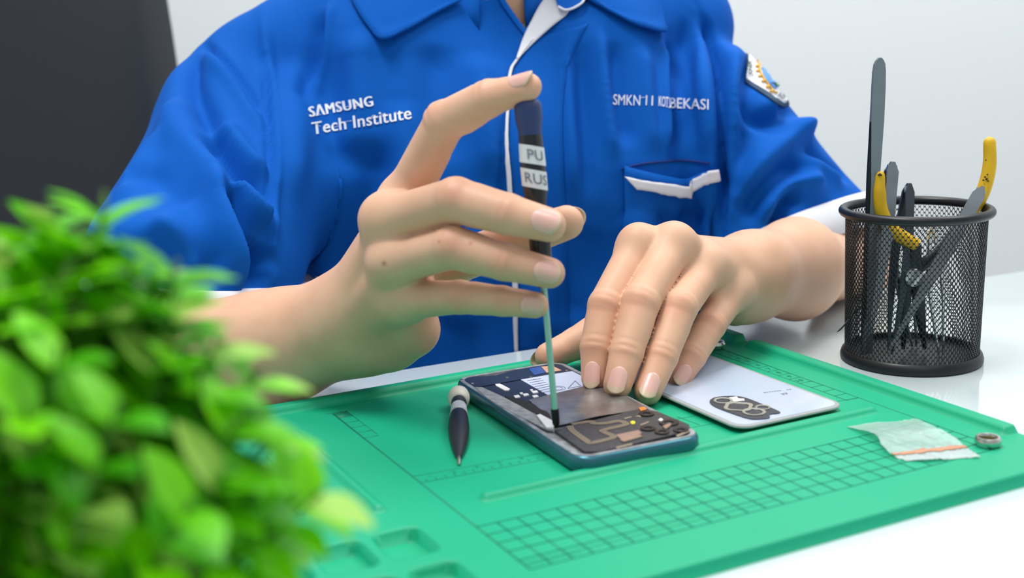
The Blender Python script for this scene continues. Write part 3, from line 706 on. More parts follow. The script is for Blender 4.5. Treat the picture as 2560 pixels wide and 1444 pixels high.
def bbox(segs, pad):
    P = np.array([p for s in segs for p in (s[0], s[1])]); R = max(max(s[2], s[3]) for s in segs)+pad
    return P.min(0)-R, P.max(0)+R
def add_group(fld, segs, k, kin=None, target=None, base=None):
    """segs (a, b, ra, rb[, flat]); blended together with kin, then blended with base with radius k, result min'ed into target"""
    target = fld.F if target is None else target; base = fld.F if base is None else base
    kin = kin or k
    sl, g = fld.sub(*bbox(segs, max(k, kin)+.004)); D = None
    for s in segs:
        d = cone_d(g, s[0], s[1], s[2], s[3], s[4] if len(s) > 4 else None)
        D = d if D is None else smin(D, d, kin)
    r = smin(base[sl], D.astype(np.float32), k)
    target[sl] = np.minimum(target[sl], r)
def surface(F, lo, h):
    """naive surface nets"""
    ins = F < 0; n = np.array(F.shape)
    c = np.zeros(n-1, np.uint8)
    for i in (0, 1):
        for j in (0, 1):
            for k in (0, 1): c += ins[i:n[0]-1+i, j:n[1]-1+j, k:n[2]-1+k]
    act = (c > 0) & (c < 8); idx = np.argwhere(act); ids = np.full(act.shape, -1, np.int32); ids[act] = np.arange(len(idx))
    cor = np.array([[i, j, k] for i in (0, 1) for j in (0, 1) for k in (0, 1)])
    val = np.stack([F[tuple((idx+o).T)] for o in cor], 1).astype(np.float64)
    S = np.zeros((len(idx), 3)); cnt = np.zeros(len(idx))
    for a in range(8):
        for b in range(a+1, 8):
            if np.abs(cor[a]-cor[b]).sum() != 1: continue
            m = (val[:, a] < 0) != (val[:, b] < 0); t = val[m, a]/(val[m, a]-val[m, b])
            S[m] += cor[a]+t[:, None]*(cor[b]-cor[a]); cnt[m] += 1
    V = (idx+S/cnt[:, None])*h+np.asarray(lo)
    Q = []
    for ax in range(3):
        o1, o2 = [(1, 2), (2, 0), (0, 1)][ax]
        s0 = [slice(None)]*3; s1 = [slice(None)]*3; s0[ax] = slice(0, -1); s1[ax] = slice(1, None)
        a0, a1 = ins[tuple(s0)], ins[tuple(s1)]
        for flip in (False, True):
            e = np.argwhere(a0 & ~a1) if not flip else np.argwhere(~a0 & a1)
            ok = (e[:, o1] > 0) & (e[:, o2] > 0) & (e[:, o1] < n[o1]-1) & (e[:, o2] < n[o2]-1); e = e[ok]
            u = np.eye(3, dtype=int)[o1]; v = np.eye(3, dtype=int)[o2]
            q = np.stack([ids[tuple((e-u-v).T)], ids[tuple((e-v).T)], ids[tuple(e.T)], ids[tuple((e-u).T)]], -1)
            Q.append(q if not flip else q[:, ::-1])
    Q = np.concatenate(Q); Q = Q[(Q >= 0).all(1)]
    return V, Q
def smooth_mesh(V, Q, it=2, lam=.5):
    e = np.concatenate([Q[:, [0, 1]], Q[:, [1, 2]], Q[:, [2, 3]], Q[:, [3, 0]]]); e = np.concatenate([e, e[:, ::-1]])
    deg = np.bincount(e[:, 0], minlength=len(V))
    for _ in range(it):
        for l in (lam, -lam*1.04):
            A = np.stack([np.bincount(e[:, 0], weights=V[e[:, 1], i], minlength=len(V)) for i in range(3)], 1)/deg[:, None]
            V = V+l*(A-V)
    return V
def normals(V, Q):
    n = np.cross(V[Q[:, 2]]-V[Q[:, 0]], V[Q[:, 3]]-V[Q[:, 1]]); N = np.zeros_like(V)
    for k in range(4):
        for i in range(3): N[:, i] += np.bincount(Q[:, k], weights=n[:, i], minlength=len(V))
    return N/(np.linalg.norm(N, axis=1)[:, None]+1e-12)
def nrm(v): v = np.asarray(v, float); return v/np.linalg.norm(v)

# ================================================================ the two forearms and hands
def J(x, y, Y): return px(x, y, Y=Y)
SK = lin((221, 176, 148)); RED = lin((214, 138, 118)); PALE = lin((228, 190, 162))
NAILS = []      # (tip centre, finger direction, dorsal normal, half width, length, radius)
def hand(fingers, palm, arm, h, lo, hi, thumb, tendons=(), bumps=(), kp=.009, nails=True, creases=()):
    """fingers: list of (joints MCP,PIP,DIP,TIP, radii 4, dorsal direction)"""
    fld = Field(lo, hi, h)
    add_group(fld, arm, .02, .03)
    add_group(fld, palm, .016, .013)
    for s in bumps: add_group(fld, [s], .008)
    for s in tendons: add_group(fld, [s], .006)
    base = fld.F.copy()
    for (Jn, R, up) in fingers+[thumb]:
        up = nrm(up); P = [np.asarray(p) for p in Jn]; segs = []
        for i in range(3): segs.append((P[i], P[i+1], R[i], R[i+1]))
        dt = nrm(P[3]-P[2])
        segs[2] = (P[2], P[3], R[2], R[3], (up, 1.10))
        mid = (P[0]+P[1])/2-up*R[0]*.10; segs.append((mid-nrm(P[1]-P[0])*.006, mid+nrm(P[1]-P[0])*.006, R[0]*.93, R[1]*.96))
        m2 = (P[1]+P[2])/2-up*R[1]*.10; segs.append((m2-nrm(P[2]-P[1])*.003, m2+nrm(P[2]-P[1])*.003, R[1]*.93, R[2]*.96))
        k1 = P[1]+up*R[1]*.16; segs.append((k1, k1+1e-5, R[1]*.93, R[1]*.93))
        pad = (P[2]*.35+P[3]*.65)-up*R[3]*.22; segs.append((pad, pad+1e-5, R[3]*.92, R[3]*.92))
        add_group(fld, segs, kp, .0016, fld.F, base)
    V, Q = surface(fld.F, fld.lo, h); V = smooth_mesh(V, Q, 3); N = normals(V, Q)
    col = np.tile(SK, (len(V), 1))
    def blob(p, r, c, a):
        nonlocal col
        w = a*np.exp(-((V-p)**2).sum(1)/r**2)[:, None]; col = col*(1-w)+c*w
    for (Jn, R, up) in fingers+[thumb]:
        up = nrm(up); P = [np.asarray(p) for p in Jn]
        blob(P[3], .009, RED, .35); blob(P[1]+up*R[1], .008, RED, .38); blob(P[2]+up*R[2], .006, RED, .30); blob(P[0]+up*R[0], .010, PALE, .35)
        d = nrm(P[3]-P[2]); tip = P[3]
        # wrinkles over the knuckles
        for c, ax_, rr_, a in ((P[1], nrm(P[2]-P[0]), R[1], .00050), (P[2], nrm(P[3]-P[1]), R[2], .00040)):
            q = V-c; s = q@ax_; w = np.exp(-((q-np.outer(s, ax_)-up*rr_)**2).sum(1)/(rr_*.75)**2)*np.exp(-(s/(rr_*.55))**2)
            V = V-N*(a*w*(np.abs(np.sin(s/(rr_*.55)*math.pi*1.1+1.57))**3))[:, None]
        if nails: NAILS.append((tip, d, up, R[3], P[2]))
    return V, Q, col
def nail_piece(tip, d, up, R, length=1.35, wide=.80, lift=.0, free=.22, fwd=0):
    """curved nail plate; returns verts, quads, colours"""
    up = nrm(up-d*(up@d)); s = np.cross(d, up); n, m = 22, 16; V = []; C_ = []
    back = R*length*.66; L = R*(length*.98+fwd)
    for lay in (0, 1):
        for i in range(n+1):
            t = i/n; x = -back+t*(L+back*.5)
            for j in range(m+1):
                u = -1+2*j/m
                # outline: rounded at the root and at the free edge
                rnd = 1-.30*max(0, (.28-t)/.28)**2; xe = x-(R*.50*u*u*(t**3))+(R*.22*u*u)*(1-t)**3
                a = u*wide*rnd; rad = R*(1.0-.02*abs(u))-.0006
                drop = R*.05*max(0, t-.55)**2*3
                z = math.cos(a)*rad+.0010-drop+lift*t; y = math.sin(a)*rad*1.02
                z -= lay*.0007
                V.append(tip+d*xe+s*y+up*z)
                pink = lin((222, 174, 162)); wht = lin((206, 184, 156)); lun = lin((228, 184, 172))
                f = 1/(1+math.exp(-(t-(1-free)+.05*u*u)*60)); C_.append((pink if t > .2 else lun*(1-t/.2)+pink*t/.2)*(1-f)+wht*f)
    F = []; N_ = (n+1)*(m+1); I = lambda i, j: i*(m+1)+j
    for i in range(n):
        for j in range(m):
            F.append((I(i, j), I(i, j+1), I(i+1, j+1), I(i+1, j))); F.append(tuple(x+N_ for x in (I(i+1, j), I(i+1, j+1), I(i, j+1), I(i, j))))
    rim = [I(0, j) for j in range(m)]+[I(i, m) for i in range(n)]+[I(n, j) for j in range(m, 0, -1)]+[I(i, 0) for i in range(n, 0, -1)]
    for a, b_ in zip(rim, rim[1:]+rim[:1]): F.append((b_, a, a+N_, b_+N_))
    return np.array(V), np.array(F), np.array(C_)

# ---- right hand (holds the screwdriver)
toC = nrm(np.array([0, -1, .15])); LFT = np.array([-1., 0, 0]); UPV = np.array([0, 0, 1.])
wr = J(868, 795, .700)
RI = [J(1012, 492, .672), J(1112, 305, .652), J(1222, 246, .638), J(1318, 219, .627)]
RM = [J(968, 552, .658), J(1140, 500, .625), J(1268, 535, .612), J(1372, 562, .6055)]
RR = [J(985, 655, .652), J(1132, 618, .622), J(1262, 655, .611), J(1374, 682, .6055)]
RL = [J(1010, 750, .655), J(1150, 742, .628), J(1256, 752, .617), J(1338, 762, .612)]
RT_ = [J(1040, 700, .690), J(1180, 640, .668), J(1330, 585, .655), J(1416, 556, .6465)]
fr = [(RI, (.0118, .0110, .0100, .0076), (-.55, -.35, .75)), (RM, (.0124, .0118, .0105, .0086), (-.10, -.9, .42)),
      (RR, (.0120, .0112, .0094, .0078), (-.10, -.95, .25)), (RL, (.0106, .0088, .0078, .0068), (-.05, -.97, .1))]
th = (RT_, (.0135, .0115, .0105, .0092), (-.15, .98, -.1))
palm = [(wr, RI[0]+np.array([.001, .004, -.003]), .0175, .0105), (wr, RM[0]+np.array([.003, .004, 0]), .0175, .0115), (wr, RR[0]+np.array([.003, .005, 0]), .0175, .0115), (wr, RL[0]+np.array([0, .005, 0]), .0185, .0115),
        (RI[0]+[.004, .006, -.003], RM[0]+[.004, .004, 0], .0100, .0108), (RM[0]+[.004, .004, 0], RR[0]+[.004, .005, 0], .0108, .0108), (RR[0]+[.004, .005, 0], RL[0]+[.002, .006, 0], .0108, .0108),
        (J(930, 830, .700), J(1030, 822, .690), .0185, .0165), (J(900, 850, .705), J(985, 868, .700), .0165, .0130),
        (J(900, 780, .710), J(1060, 690, .695), .019, .0140), (J(1000, 720, .668), J(1040, 600, .672), .013, .011)]
elR = px(318, 872, Y=.742)
f1 = J(700, 855, .728); f1b = J(700, 878, .728)
armR = [(wr+[0, 0, .003], J(690, 846, .722), .0200, .0225), (J(880, 835, .703), J(700, 890, .722), .0190, .0220), (J(690, 868, .722), elR, .0262, .034)]
tend = [(J(885, 740, .686), RI[0]+LFT*.006+UPV*.003, .006, .0045), (J(880, 760, .682), RM[0]+LFT*.003+toC*.004, .006, .005), (J(885, 790, .680), RR[0]+toC*.006, .006, .0048)]
bmp = [(RM[0]+LFT*.0035+UPV*.002, RM[0]+LFT*.0035+UPV*.002+1e-5, .0098, .0098), (RR[0]+toC*.003+LFT*.004, RR[0]+toC*.003+LFT*.004+1e-5, .0090, .0090), (J(808, 800, .715), J(812, 800, .715), .0120, .0120)]
VR, QR, CRr = hand(fr, palm, armR, .0010, (-.31, .575, -.012), (.045, .80, .195), th, tend, bmp)

def mole(V, col, x, y, r=.0011, c=(120, 78, 54)):
    o = CO; d = px(x, y, D=1.)-CO; d /= np.linalg.norm(d); q = V-o; t = q@d; off = np.linalg.norm(q-np.outer(t, d), axis=1)
    m = off < .004; tn = t[m].min(); w = np.exp(-(off/r)**2)*(t < tn+.006); return col*(1-w[:, None]*.8)+lin(c)*w[:, None]*.8
for mx_, my_, r_ in ((960, 658, .0013), (1176, 608, .0009), (1098, 604, .0008)): CRr = mole(VR, CRr, mx_, my_, r_, (120, 78, 54) if mx_ == 960 else (184, 116, 92))

# ---- left hand (steadies the phone)
LI = [J(1596, 618, .742), J(1516, 764, .708), J(1492, 868, .693), J(1487, 944, .684)]
LM = [J(1684, 616, .742), J(1602, 756, .700), J(1566, 882, .680), J(1544, 962, .668)]
LR = [J(1764, 668, .752), J(1698, 768, .708), J(1654, 890, .686), J(1620, 976, .671)]
LL = [J(1832, 728, .768), J(1776, 812, .734), J(1730, 890, .714), J(1697, 946, .703)]
LT_ = [J(1590, 760, .770), J(1505, 818, .762), J(1440, 858, .752), J(1372, 890, .742)]
wl_ = J(1876, 688, .806)
dI = (-.35, -.75, .55)
fl = [(LI, (.0118, .0110, .0098, .0080), (-.30, -.85, .25)), (LM, (.0118, .0112, .0098, .0082), (-.18, -.88, .30)), (LR, (.0114, .0109, .0096, .0082), (-.12, -.93, .25)), (LL, (.0104, .0096, .0086, .0073), (.05, -.93, .30))]
thl = (LT_, (.0120, .0112, .0102, .0088), (.15, .97, -.1))
palmL = [(wl_, LI[0]+[.002, .004, -.004], .0190, .0110), (wl_, LM[0]+[.002, .004, -.004], .0190, .0112), (wl_, LR[0]+[0, .004, -.002], .0190, .0112), (wl_, LL[0]+[0, .005, 0], .0190, .0112),
         (LI[0]+[0, .006, -.006], LM[0]+[0, .006, -.006], .0105, .0105), (LM[0]+[0, .006, -.006], LR[0]+[0, .006, -.004], .0105, .0108), (LR[0]+[0, .006, -.004], LL[0]+[0, .006, -.003], .0108, .0105),
         (J(1860, 740, .812), J(1836, 770, .790), .0165, .0115), (J(1800, 700, .805), J(1620, 740, .782), .017, .014), (J(1700, 690, .775), J(1640, 690, .765), .017, .013)]
elL = px(2125, 655, Y=.990)
armL = [(J(1880, 658, .808), J(1990, 636, .870), .0190, .0225), (J(1888, 712, .808), J(1985, 706, .868), .0175, .0235), (J(1990, 672, .872), elL, .0262, .0315)]
tendL = [(J(1850, 668, .785), LI[0]+UPV*.006+toC*.004, .005, .0050), (J(1855, 672, .785), LM[0]+UPV*.006+toC*.004, .005, .0052), (J(1862, 690, .785), LR[0]+UPV*.004+toC*.005, .005, .0050), (J(1866, 710, .787), LL[0]+UPV*.003+toC*.005, .005, .0042)]
bmpL = [(LI[0]+UPV*.004+toC*.001, LI[0]+UPV*.004+toC*.001+1e-5, .0100, .0100), (LM[0]+UPV*.004+toC*.001, LM[0]+UPV*.004+toC*.001+1e-5, .0104, .0104), (LR[0]+UPV*.003+toC*.002, LR[0]+UPV*.003+toC*.002+1e-5, .0096, .0096), (LL[0]+UPV*.002+toC*.003, LL[0]+UPV*.002+toC*.003+1e-5, .0088, .0088), (J(1888, 640, .797), J(1890, 640, .797), .0105, .0105)]
VL, QL, CL = hand(fl, palmL, armL, .0010, (.0, .645, -.002), (.43, 1.01, .125), thl, tendL, bmpL)
nails = [nail_piece(t, d, u, R, length=(1.35 if k < 5 else 1.45), wide=(.86 if k < 5 else .74), free=(.10 if k < 5 else .22), fwd=(0 if k < 5 else .12)) for k, (t, d, u, R, _) in enumerate(NAILS)]

# ---- torso, neck, head, upper arms (coarser, mostly under the shirt)
SHC = np.array([-.012, 1.005, 0])       # torso axis
ROT = math.radians(9)
TX = np.array([math.cos(ROT), math.sin(ROT), 0]); TY = np.array([-math.sin(ROT), math.cos(ROT), 0])
def T_(x, y, z): return np.array([SHC[0], SHC[1], 0])+TX*x+TY*y+np.array([0, 0, z])
bf = Field((-.36, .80, -.34), (.44, 1.30, .62), .005)
add_group(bf, [(T_(-.07, .01, -.28), T_(-.07, .01, .10), .080, .076), (T_(.07, .01, -.28), T_(.07, .01, .10), .080, .076), (T_(-.12, .02, .170), T_(.12, .02, .190), .044, .044), (T_(0, .02, .16), T_(0, .015, .20), .062, .058)], .02, .03)
add_group(bf, [(T_(0, .015, .20), T_(0, -.01, .33), .058, .054), (T_(0, -.02, .385), T_(0, .01, .46), .072, .088, (TX, 1.12)), (T_(0, -.055, .355), T_(0, -.03, .40), .038, .06), (T_(0, -.112, .405), T_(0, -.092, .44), .010, .006),
              (T_(-.078, .012, .40), T_(-.080, .018, .43), .012, .015, (TX, 2.2)), (T_(.078, .012, .40), T_(.080, .018, .43), .012, .015, (TX, 2.2)), (T_(-.018, -.100, .372), T_(.018, -.100, .372), .006, .006)], .02, .014)
shR = T_(-.140, .015, .150); shL = T_(.145, .015, .190)
add_group(bf, [(shR, elR, .042, .038)], .04); add_group(bf, [(shL, elL, .042, .035)], .04)
VB, QB = surface(bf.F, bf.lo, bf.h); VB = smooth_mesh(VB, QB, 2); CB = np.tile(SK, (len(VB), 1))

parts = [(VR, QR, CRr, 0), (VL, QL, CL, 0), (VB, QB, CB, 0)]+[(v, f, c, 1) for v, f, c in nails]
o_ = 0; VV, QQ, CC, MM = [], [], [], []
for v, q, c, m in parts: VV.append(v); QQ.append(q+o_); CC.append(c); MM += [m]*len(q); o_ += len(v)
m_skin = material('skin', (222, 172, 138), .48, attr=True, spec=.35, sss=.25, var=(38, (196, 144, 114), .28), bump=[('noise', 1500, .10, .0004), ('voronoi', 1100, .06, .0003)])
m_nail = material('finger nail', (238, 190, 178), .28, attr=True, spec=.5)
person = mesh('person', np.concatenate(VV), np.concatenate(QQ), [m_skin, m_nail], base=(SHC[0], SHC[1], -.34), fm=MM, col=np.concatenate(CC))
tag(person, 'person in a blue short-sleeved work shirt, seated, holding a screwdriver over a phone', 'person')

# ================================================================ the screwdriver in the right hand
s0 = px(1391, 1068, z=.0100); s1 = px(1318, 252, Y=.6285); sa = s1-s0; sl_ = np.linalg.norm(sa); sa /= sl_
def S(x, y):                                  # distance along the driver for a pixel height
    lo_, hi_ = 0, sl_
    for _ in range(40):
        m_ = (lo_+hi_)/2
        if to_px(s0+sa*m_)[1] > y: lo_ = m_
        else: hi_ = m_
    return m_
held = empty('precision_screwdriver', s0, 'black long-shafted screwdriver with a blue cap held upright in the right hand', 'screwdriver')
m_cap = material('navy swivel cap', (44, 58, 104), .45); m_bh = material('black glossy handle', (18, 20, 24), .3, coat=.3)
m_shaft = material('pale steel shaft', (150, 200, 186), .3, metal=.6); m_tipb = material('black bit tip', (28, 30, 28), .4, metal=.5)
y1, y2, y3, y4 = S(0, 318), S(0, 716), S(0, 1022), 0
b = MB(); b.lathe([(0, y1-.004), (.0060, y1-.004), (.0062, y1), (.0069, y1+.003), (.0071, sl_-.004), (.0068, sl_-.0015), (.0055, sl_), (0, sl_)], s0, sa, 40); b.build('swivel_cap', m_cap, held)
hp = [(0, y2), (.0036, y2), (.0046, y2+.002), (.0052, y2+.012), (.0056, y2+.022), (.0050, y2+.034), (.0048, S(0, 520)), (.0062, S(0, 480)), (.0064, S(0, 400)), (.0060, S(0, 350)), (.0056, y1-.002), (0, y1-.002)]
b = MB(); b.lathe(hp, s0, sa, 40)
for k in range(12):
    a = k*math.pi/6; e1 = nrm(np.cross(sa, (0, 1, 0))); e2 = np.cross(sa, e1); o1 = e1*math.cos(a)+e2*math.sin(a)
    b.tube([s0+sa*S(0, 395)+o1*.0058, s0+sa*S(0, 325)+o1*.0052], .0007, 6)
b.build('handle', m_bh, held)
b = MB(); b.lathe([(0, y3-.001), (.00165, y3-.001), (.00165, y2+.002), (0, y2+.002)], s0, sa, 20); b.build('shaft', m_shaft, held)
b = MB(); b.lathe([(0, 0), (.0008, 0), (.0019, .002), (.0021, .006), (.0021, y3), (0, y3)], s0, sa, 20); b.build('bit', m_tipb, held)
def wrap(name, yt, yb, r, slope, word, tx0, size, mat_):
    """paper band wound round the handle, with print on it"""
    h0, h1 = S(0, yb), S(0, yt); e1 = nrm(np.cross(sa, (0, 1, 0))); e2 = nrm(np.cross(e1, sa))
    if e2[1] > 0: e2 = -e2                    # faces the camera
    if e1[0] < 0: e1 = -e1
    V = []; n = 64; F = []
    for i in range(n):
        a = 2*math.pi*i/n; d = e1*math.sin(a)+e2*math.cos(a)
        for hh in (h0, h1):
            q = hh-slope*math.sin(a); rr = float(np.interp(q, [p[1] for p in hp[1:-1]], [p[0] for p in hp[1:-1]]))+.00025; V.append(s0+sa*q+d*rr)
    for i in range(n): k = (i+1) % n; F.append((2*i, 2*k, 2*k+1, 2*i+1))
    o = mesh(name, V, F, mat_, held); TV, TF = text_mesh(word, bold=.012)
    TV = (TV-[TV[:, 0].mean(), TV[:, 1].mean()])*size; hm = (h0+h1)/2; W_ = []
    for x, y in TV:
        a = (x+tx0)/r; q = hm+y-slope*math.sin(a); rr = float(np.interp(q, [p[1] for p in hp[1:-1]], [p[0] for p in hp[1:-1]]))+.0005; W_.append(s0+sa*q+(e1*math.sin(a)+e2*math.cos(a))*rr)
    mesh('label_print', W_, TF, m_gprint, o, smooth=False)
m_gprint = material('grey label print', (122, 128, 136), .6)
wrap('paper_label', 364, 410, .0063, .0016, 'PU', .0016, .0072, m_paper if False else material('white label', (214, 218, 222), .55))
wrap('paper_label', 424, 470, .0063, .0018, 'RUS', .0016, .0072, bpy.data.materials['white label'])
# ================================================================ the work shirt
m_blue = material('royal blue twill', (0, 86, 178), .85, spec=.2, bump=[('noise', 2200, .25, .0004), ('noise', 90, .10, .002)])
m_trim = material('white cotton trim', (226, 228, 236), .8, bump=[('noise', 1800, .15, .0003)])
m_thread = material('white embroidery thread', (228, 232, 242), .7)
m_tee = material('white undershirt', (214, 212, 210), .85)
sf = Field((-.34, .68, -.33), (.36, 1.17, .275), .0027)
tor = [(T_(-.082, .0, -.33), T_(-.084, -.002, .09), .098, .100), (T_(.082, .0, -.33), T_(.084, -.002, .09), .098, .100), (T_(0, 0, -.33), T_(0, -.002, .10), .108, .108),
       (T_(-.165, .015, .180), T_(-.05, .02, .230), .057, .058), (T_(.150, .015, .203), T_(.05, .02, .232), .056, .058), (T_(-.075, -.035, .10), T_(-.075, -.022, .185), .075, .060), (T_(.075, -.035, .10), T_(.075, -.022, .185), .075, .060), (T_(0, .02, .17), T_(0, .02, .225), .074, .064)]
add_group(sf, tor, .01, .035)
hemL = px(445, 690, Y=.790); hemR = px(2015, 590, Y=.985)
sl1 = [(T_(-.142, .015, .145), hemL, .062, .058), (px(560, 330, Y=.945), px(568, 690, Y=.83), .050, .044), (px(590, 200, Y=.985), px(375, 640, Y=.800), .038, .036)]
sl2 = [(T_(.138, .015, .180), hemR, .051, .052), (px(1770, 300, Y=.975), px(1900, 590, Y=.955), .048, .050), (px(1785, 215, Y=1.0), px(2062, 575, Y=.985), .028, .031)]
base_t = sf.F.copy()
add_group(sf, sl1, .010, .03, sf.F, base_t); add_group(sf, sl2, .010, .03, sf.F, base_t)
# open, cut hems: planes across the ends of both sleeves
g = np.meshgrid(*[a.astype(np.float32) for a in sf.ax], indexing='ij', sparse=True)
def cut(c, n, mask_fn):
    n = nrm(n); d = (g[0]-c[0])*n[0]+(g[1]-c[1])*n[1]+(g[2]-c[2])*n[2]
    m = mask_fn(g) ; sf.F[:] = np.where(m, np.maximum(sf.F, d.astype(np.float32)), sf.F)
aL = nrm(hemL-T_(-.158, .015, .150)); aR = nrm(hemR-T_(.155, .015, .150))
nL = nrm(np.array([-.12, -.12, -.98])); nR = nrm(np.array([.36, -.34, -.87]))
cutL = px(430, 752, Y=.770); cutR = px(1995, 595, Y=.965)
tX = lambda G: (G[0]-SHC[0])*TX[0]+(G[1]-SHC[1])*TX[1]
cut(cutL, nL, lambda G: (tX(G) < -.150)|((G[1] < .885) & (G[0] < -.15)))
cut(cutR, nR, lambda G: (tX(G) > .172))
VS, QS = surface(sf.F, sf.lo, sf.h); VS = smooth_mesh(VS, QS, 4); NS_ = normals(VS, QS)
def bvh(V, Q): return BVHTree.FromPolygons([tuple(v) for v in V], [tuple(int(i) for i in q) for q in Q])
bv0 = bvh(VS, QS)
def hit(tree, x, y):
    d = CF*FPX+CR*(x-1280)-CU*(y-722); d = d/np.linalg.norm(d)
    r = tree.ray_cast(Vector(CO), Vector(d))
    return None if r[0] is None else (np.array(r[0]), np.array(r[1]))
def on(tree, pts, n=6):
    out = []
    for p in spline(pts, n):
        h_ = hit(tree, *p)
        if h_: out.append(h_[0])
    return np.array(out)
# folds: (pixel polyline, width m, height m) - real relief pushed along the surface normal
FOLDS = [
 ([(664, 150), (670, 330), (671, 520), (668, 590)], .0038, -.0050), ([(1742, 10), (1790, 120), (1804, 300), (1798, 585)], .0040, -.0055),
 ([(492, 96), (560, 152), (625, 235), (665, 310)], .0045, -.0035), ([(478, 120), (545, 170), (612, 255), (660, 345)], .007, .0028),
 ([(500, 110), (478, 180), (505, 270), (560, 350)], .010, -.0060), ([(440, 240), (450, 330), (520, 430), (560, 520)], .016, .0055),
 ([(545, 300), (605, 385), (668, 455)], .010, .0050), ([(520, 330), (590, 430), (665, 520)], .010, -.0065),
 ([(570, 452), (580, 520), (610, 600), (664, 712)], .0075, -.0110), ([(548, 440), (552, 530), (580, 620), (640, 735)], .012, .0070), ([(585, 455), (625, 520), (672, 560)], .010, .0075),
 ([(300, 470), (380, 440), (470, 520)], .014, -.0040), ([(250, 560), (360, 600), (480, 560)], .018, .0045), ([(330, 640), (450, 640), (560, 700)], .016, -.0050), ([(400, 330), (340, 430), (300, 520)], .012, .0035),
 ([(380, 560), (440, 600), (500, 690)], .010, .0040), ([(655, 600), (640, 680), (655, 740)], .014, -.0150),
 ([(832, 0), (815, 165), (775, 255)], .006, .0035), ([(805, 20), (785, 165), (745, 280)], .010, -.0040), ([(760, 120), (735, 300), (720, 520)], .016, .0040),
 ([(655, 20), (668, 120), (674, 330), (676, 740)], .006, .0040),
 ([(900, 60), (905, 200), (880, 420)], .018, .0045), ([(945, 330), (925, 500), (880, 740)], .020, -.0060), ([(840, 380), (835, 560), (800, 740)], .020, .0045), ([(990, 240), (1010, 420), (960, 600)], .018, .0040),
 ([(1100, 100), (1085, 250), (1120, 420)], .018, -.0040), ([(1190, 120), (1210, 260), (1230, 460)], .016, .0040), ([(1120, 830), (1180, 700), (1200, 560)], .02, .0040), ([(1252, 250), (1256, 500), (1272, 860)], .0045, -.0022),
 ([(1418, 60), (1425, 240), (1440, 520)], .007, .0042), ([(1440, 90), (1452, 260), (1470, 520)], .009, -.0036), ([(1500, 60), (1512, 220), (1535, 420)], .007, .0040), ([(1530, 90), (1548, 240), (1575, 380)], .010, -.0038),
 ([(1655, 85), (1662, 240), (1668, 400)], .0055, .0042), ([(1676, 90), (1688, 240), (1690, 395)], .0075, -.0050), ([(1600, 100), (1615, 260), (1640, 400)], .010, .0030), ([(1745, 40), (1752, 220), (1775, 400)], .010, .0040), ([(1720, 30), (1722, 200), (1740, 380)], .010, -.0040),
 ([(1640, 520), (1680, 570), (1760, 520)], .014, -.0060), ([(1560, 520), (1620, 600), (1700, 640)], .014, .0045), ([(1480, 560), (1440, 700), (1430, 820)], .02, -.0040), ([(1370, 640), (1365, 760), (1370, 860)], .014, .0035),
 ([(1740, 40), (1800, 160), (1810, 340), (1800, 585)], .006, -.0080), ([(1845, 20), (1838, 150), (1815, 330), (1820, 500)], .011, .0050),
 ([(1880, 150), (1865, 250), (1900, 300), (1990, 290)], .010, -.0060), ([(1895, 240), (1950, 300), (2020, 330)], .012, .0060), ([(1830, 520), (1880, 430), (1960, 350), (2020, 330)], .011, .0060), ([(1850, 560), (1920, 470), (2010, 400)], .010, -.0055),
 ([(1905, 570), (1930, 500), (1980, 460), (2060, 465)], .011, .0070), ([(1870, 300), (1850, 400), (1830, 500)], .010, -.0040), ([(1960, 400), (2040, 420), (2110, 460)], .010, .0045), ([(2000, 360), (2060, 410), (2120, 440)], .008, -.0040), ([(1930, 585), (1960, 505), (2000, 480)], .007, -.0080),
]
disp = np.zeros(len(VS)); front = NS_[:, 1] < .35
for pts, wd, amp in FOLDS:
    L = on(bv0, pts, 5)
    if len(L) < 2: continue
    lo_, hi_ = L.min(0)-wd*3, L.max(0)+wd*3; m = np.where(((VS > lo_) & (VS < hi_)).all(1) & front)[0]
    if not len(m): continue
    P_ = VS[m]; best = np.full(len(m), 1e9); tt_ = np.zeros(len(m)); cum = np.r_[0, np.cumsum(np.linalg.norm(np.diff(L, axis=0), axis=1))]
    for i in range(len(L)-1):
        a, b_ = L[i], L[i+1]; ba = b_-a; l2 = ba@ba+1e-12; t = np.clip(((P_-a)@ba)/l2, 0, 1); d = np.linalg.norm(P_-a-t[:, None]*ba, axis=1)
        u = d < best; best[u] = d[u]; tt_[u] = (cum[i]+t[u]*math.sqrt(l2))/cum[-1]
    fade = np.clip(np.minimum(tt_, 1-tt_)/.22, 0, 1); fade = .15+.85*fade*fade*(3-2*fade)
    disp[m] += 2.0*amp*fade*np.exp(-(best/(wd*.82))**2)
VS = VS+NS_*disp[:, None]
# broad low relief so that no part stays smooth
VS += NS_*((.0011*np.sin(VS[:, 0]*61+VS[:, 2]*23+1)*np.sin(VS[:, 2]*37-VS[:, 0]*19)+.0007*np.sin(VS[:, 0]*140+VS[:, 2]*60))*(front))[:, None]
VS = smooth_mesh(VS, QS, 1)
pp = to_px(VS[QS].mean(1))
def inpoly(P, poly):
    x, y = P[:, 0], P[:, 1]; c = np.zeros(len(P), bool); n = len(poly)
    for i in range(n):
        x1, y1 = poly[i]; x2, y2 = poly[(i+1) % n]
        c ^= ((y1 > y) != (y2 > y)) & (x < (x2-x1)*(y-y1)/(y2-y1+1e-9)+x1)
    return c
bvF = bvh(VS, QS)
fc = VS[QS].mean(1); fl_ = (fc-SHC)@TY
hole = inpoly(pp, [(1215, -200), (1230, -40), (1262, 8), (1312, 72), (1352, 40), (1395, -30), (1410, -200)]) & (fl_ < -.03)
ringz = (fc[:, 2] > .245) & (np.abs((fc-SHC)@TX) < .062)
QF = QS[~(hole | ringz)]
shirt = mesh('shirt', VS, QF, m_blue, person)
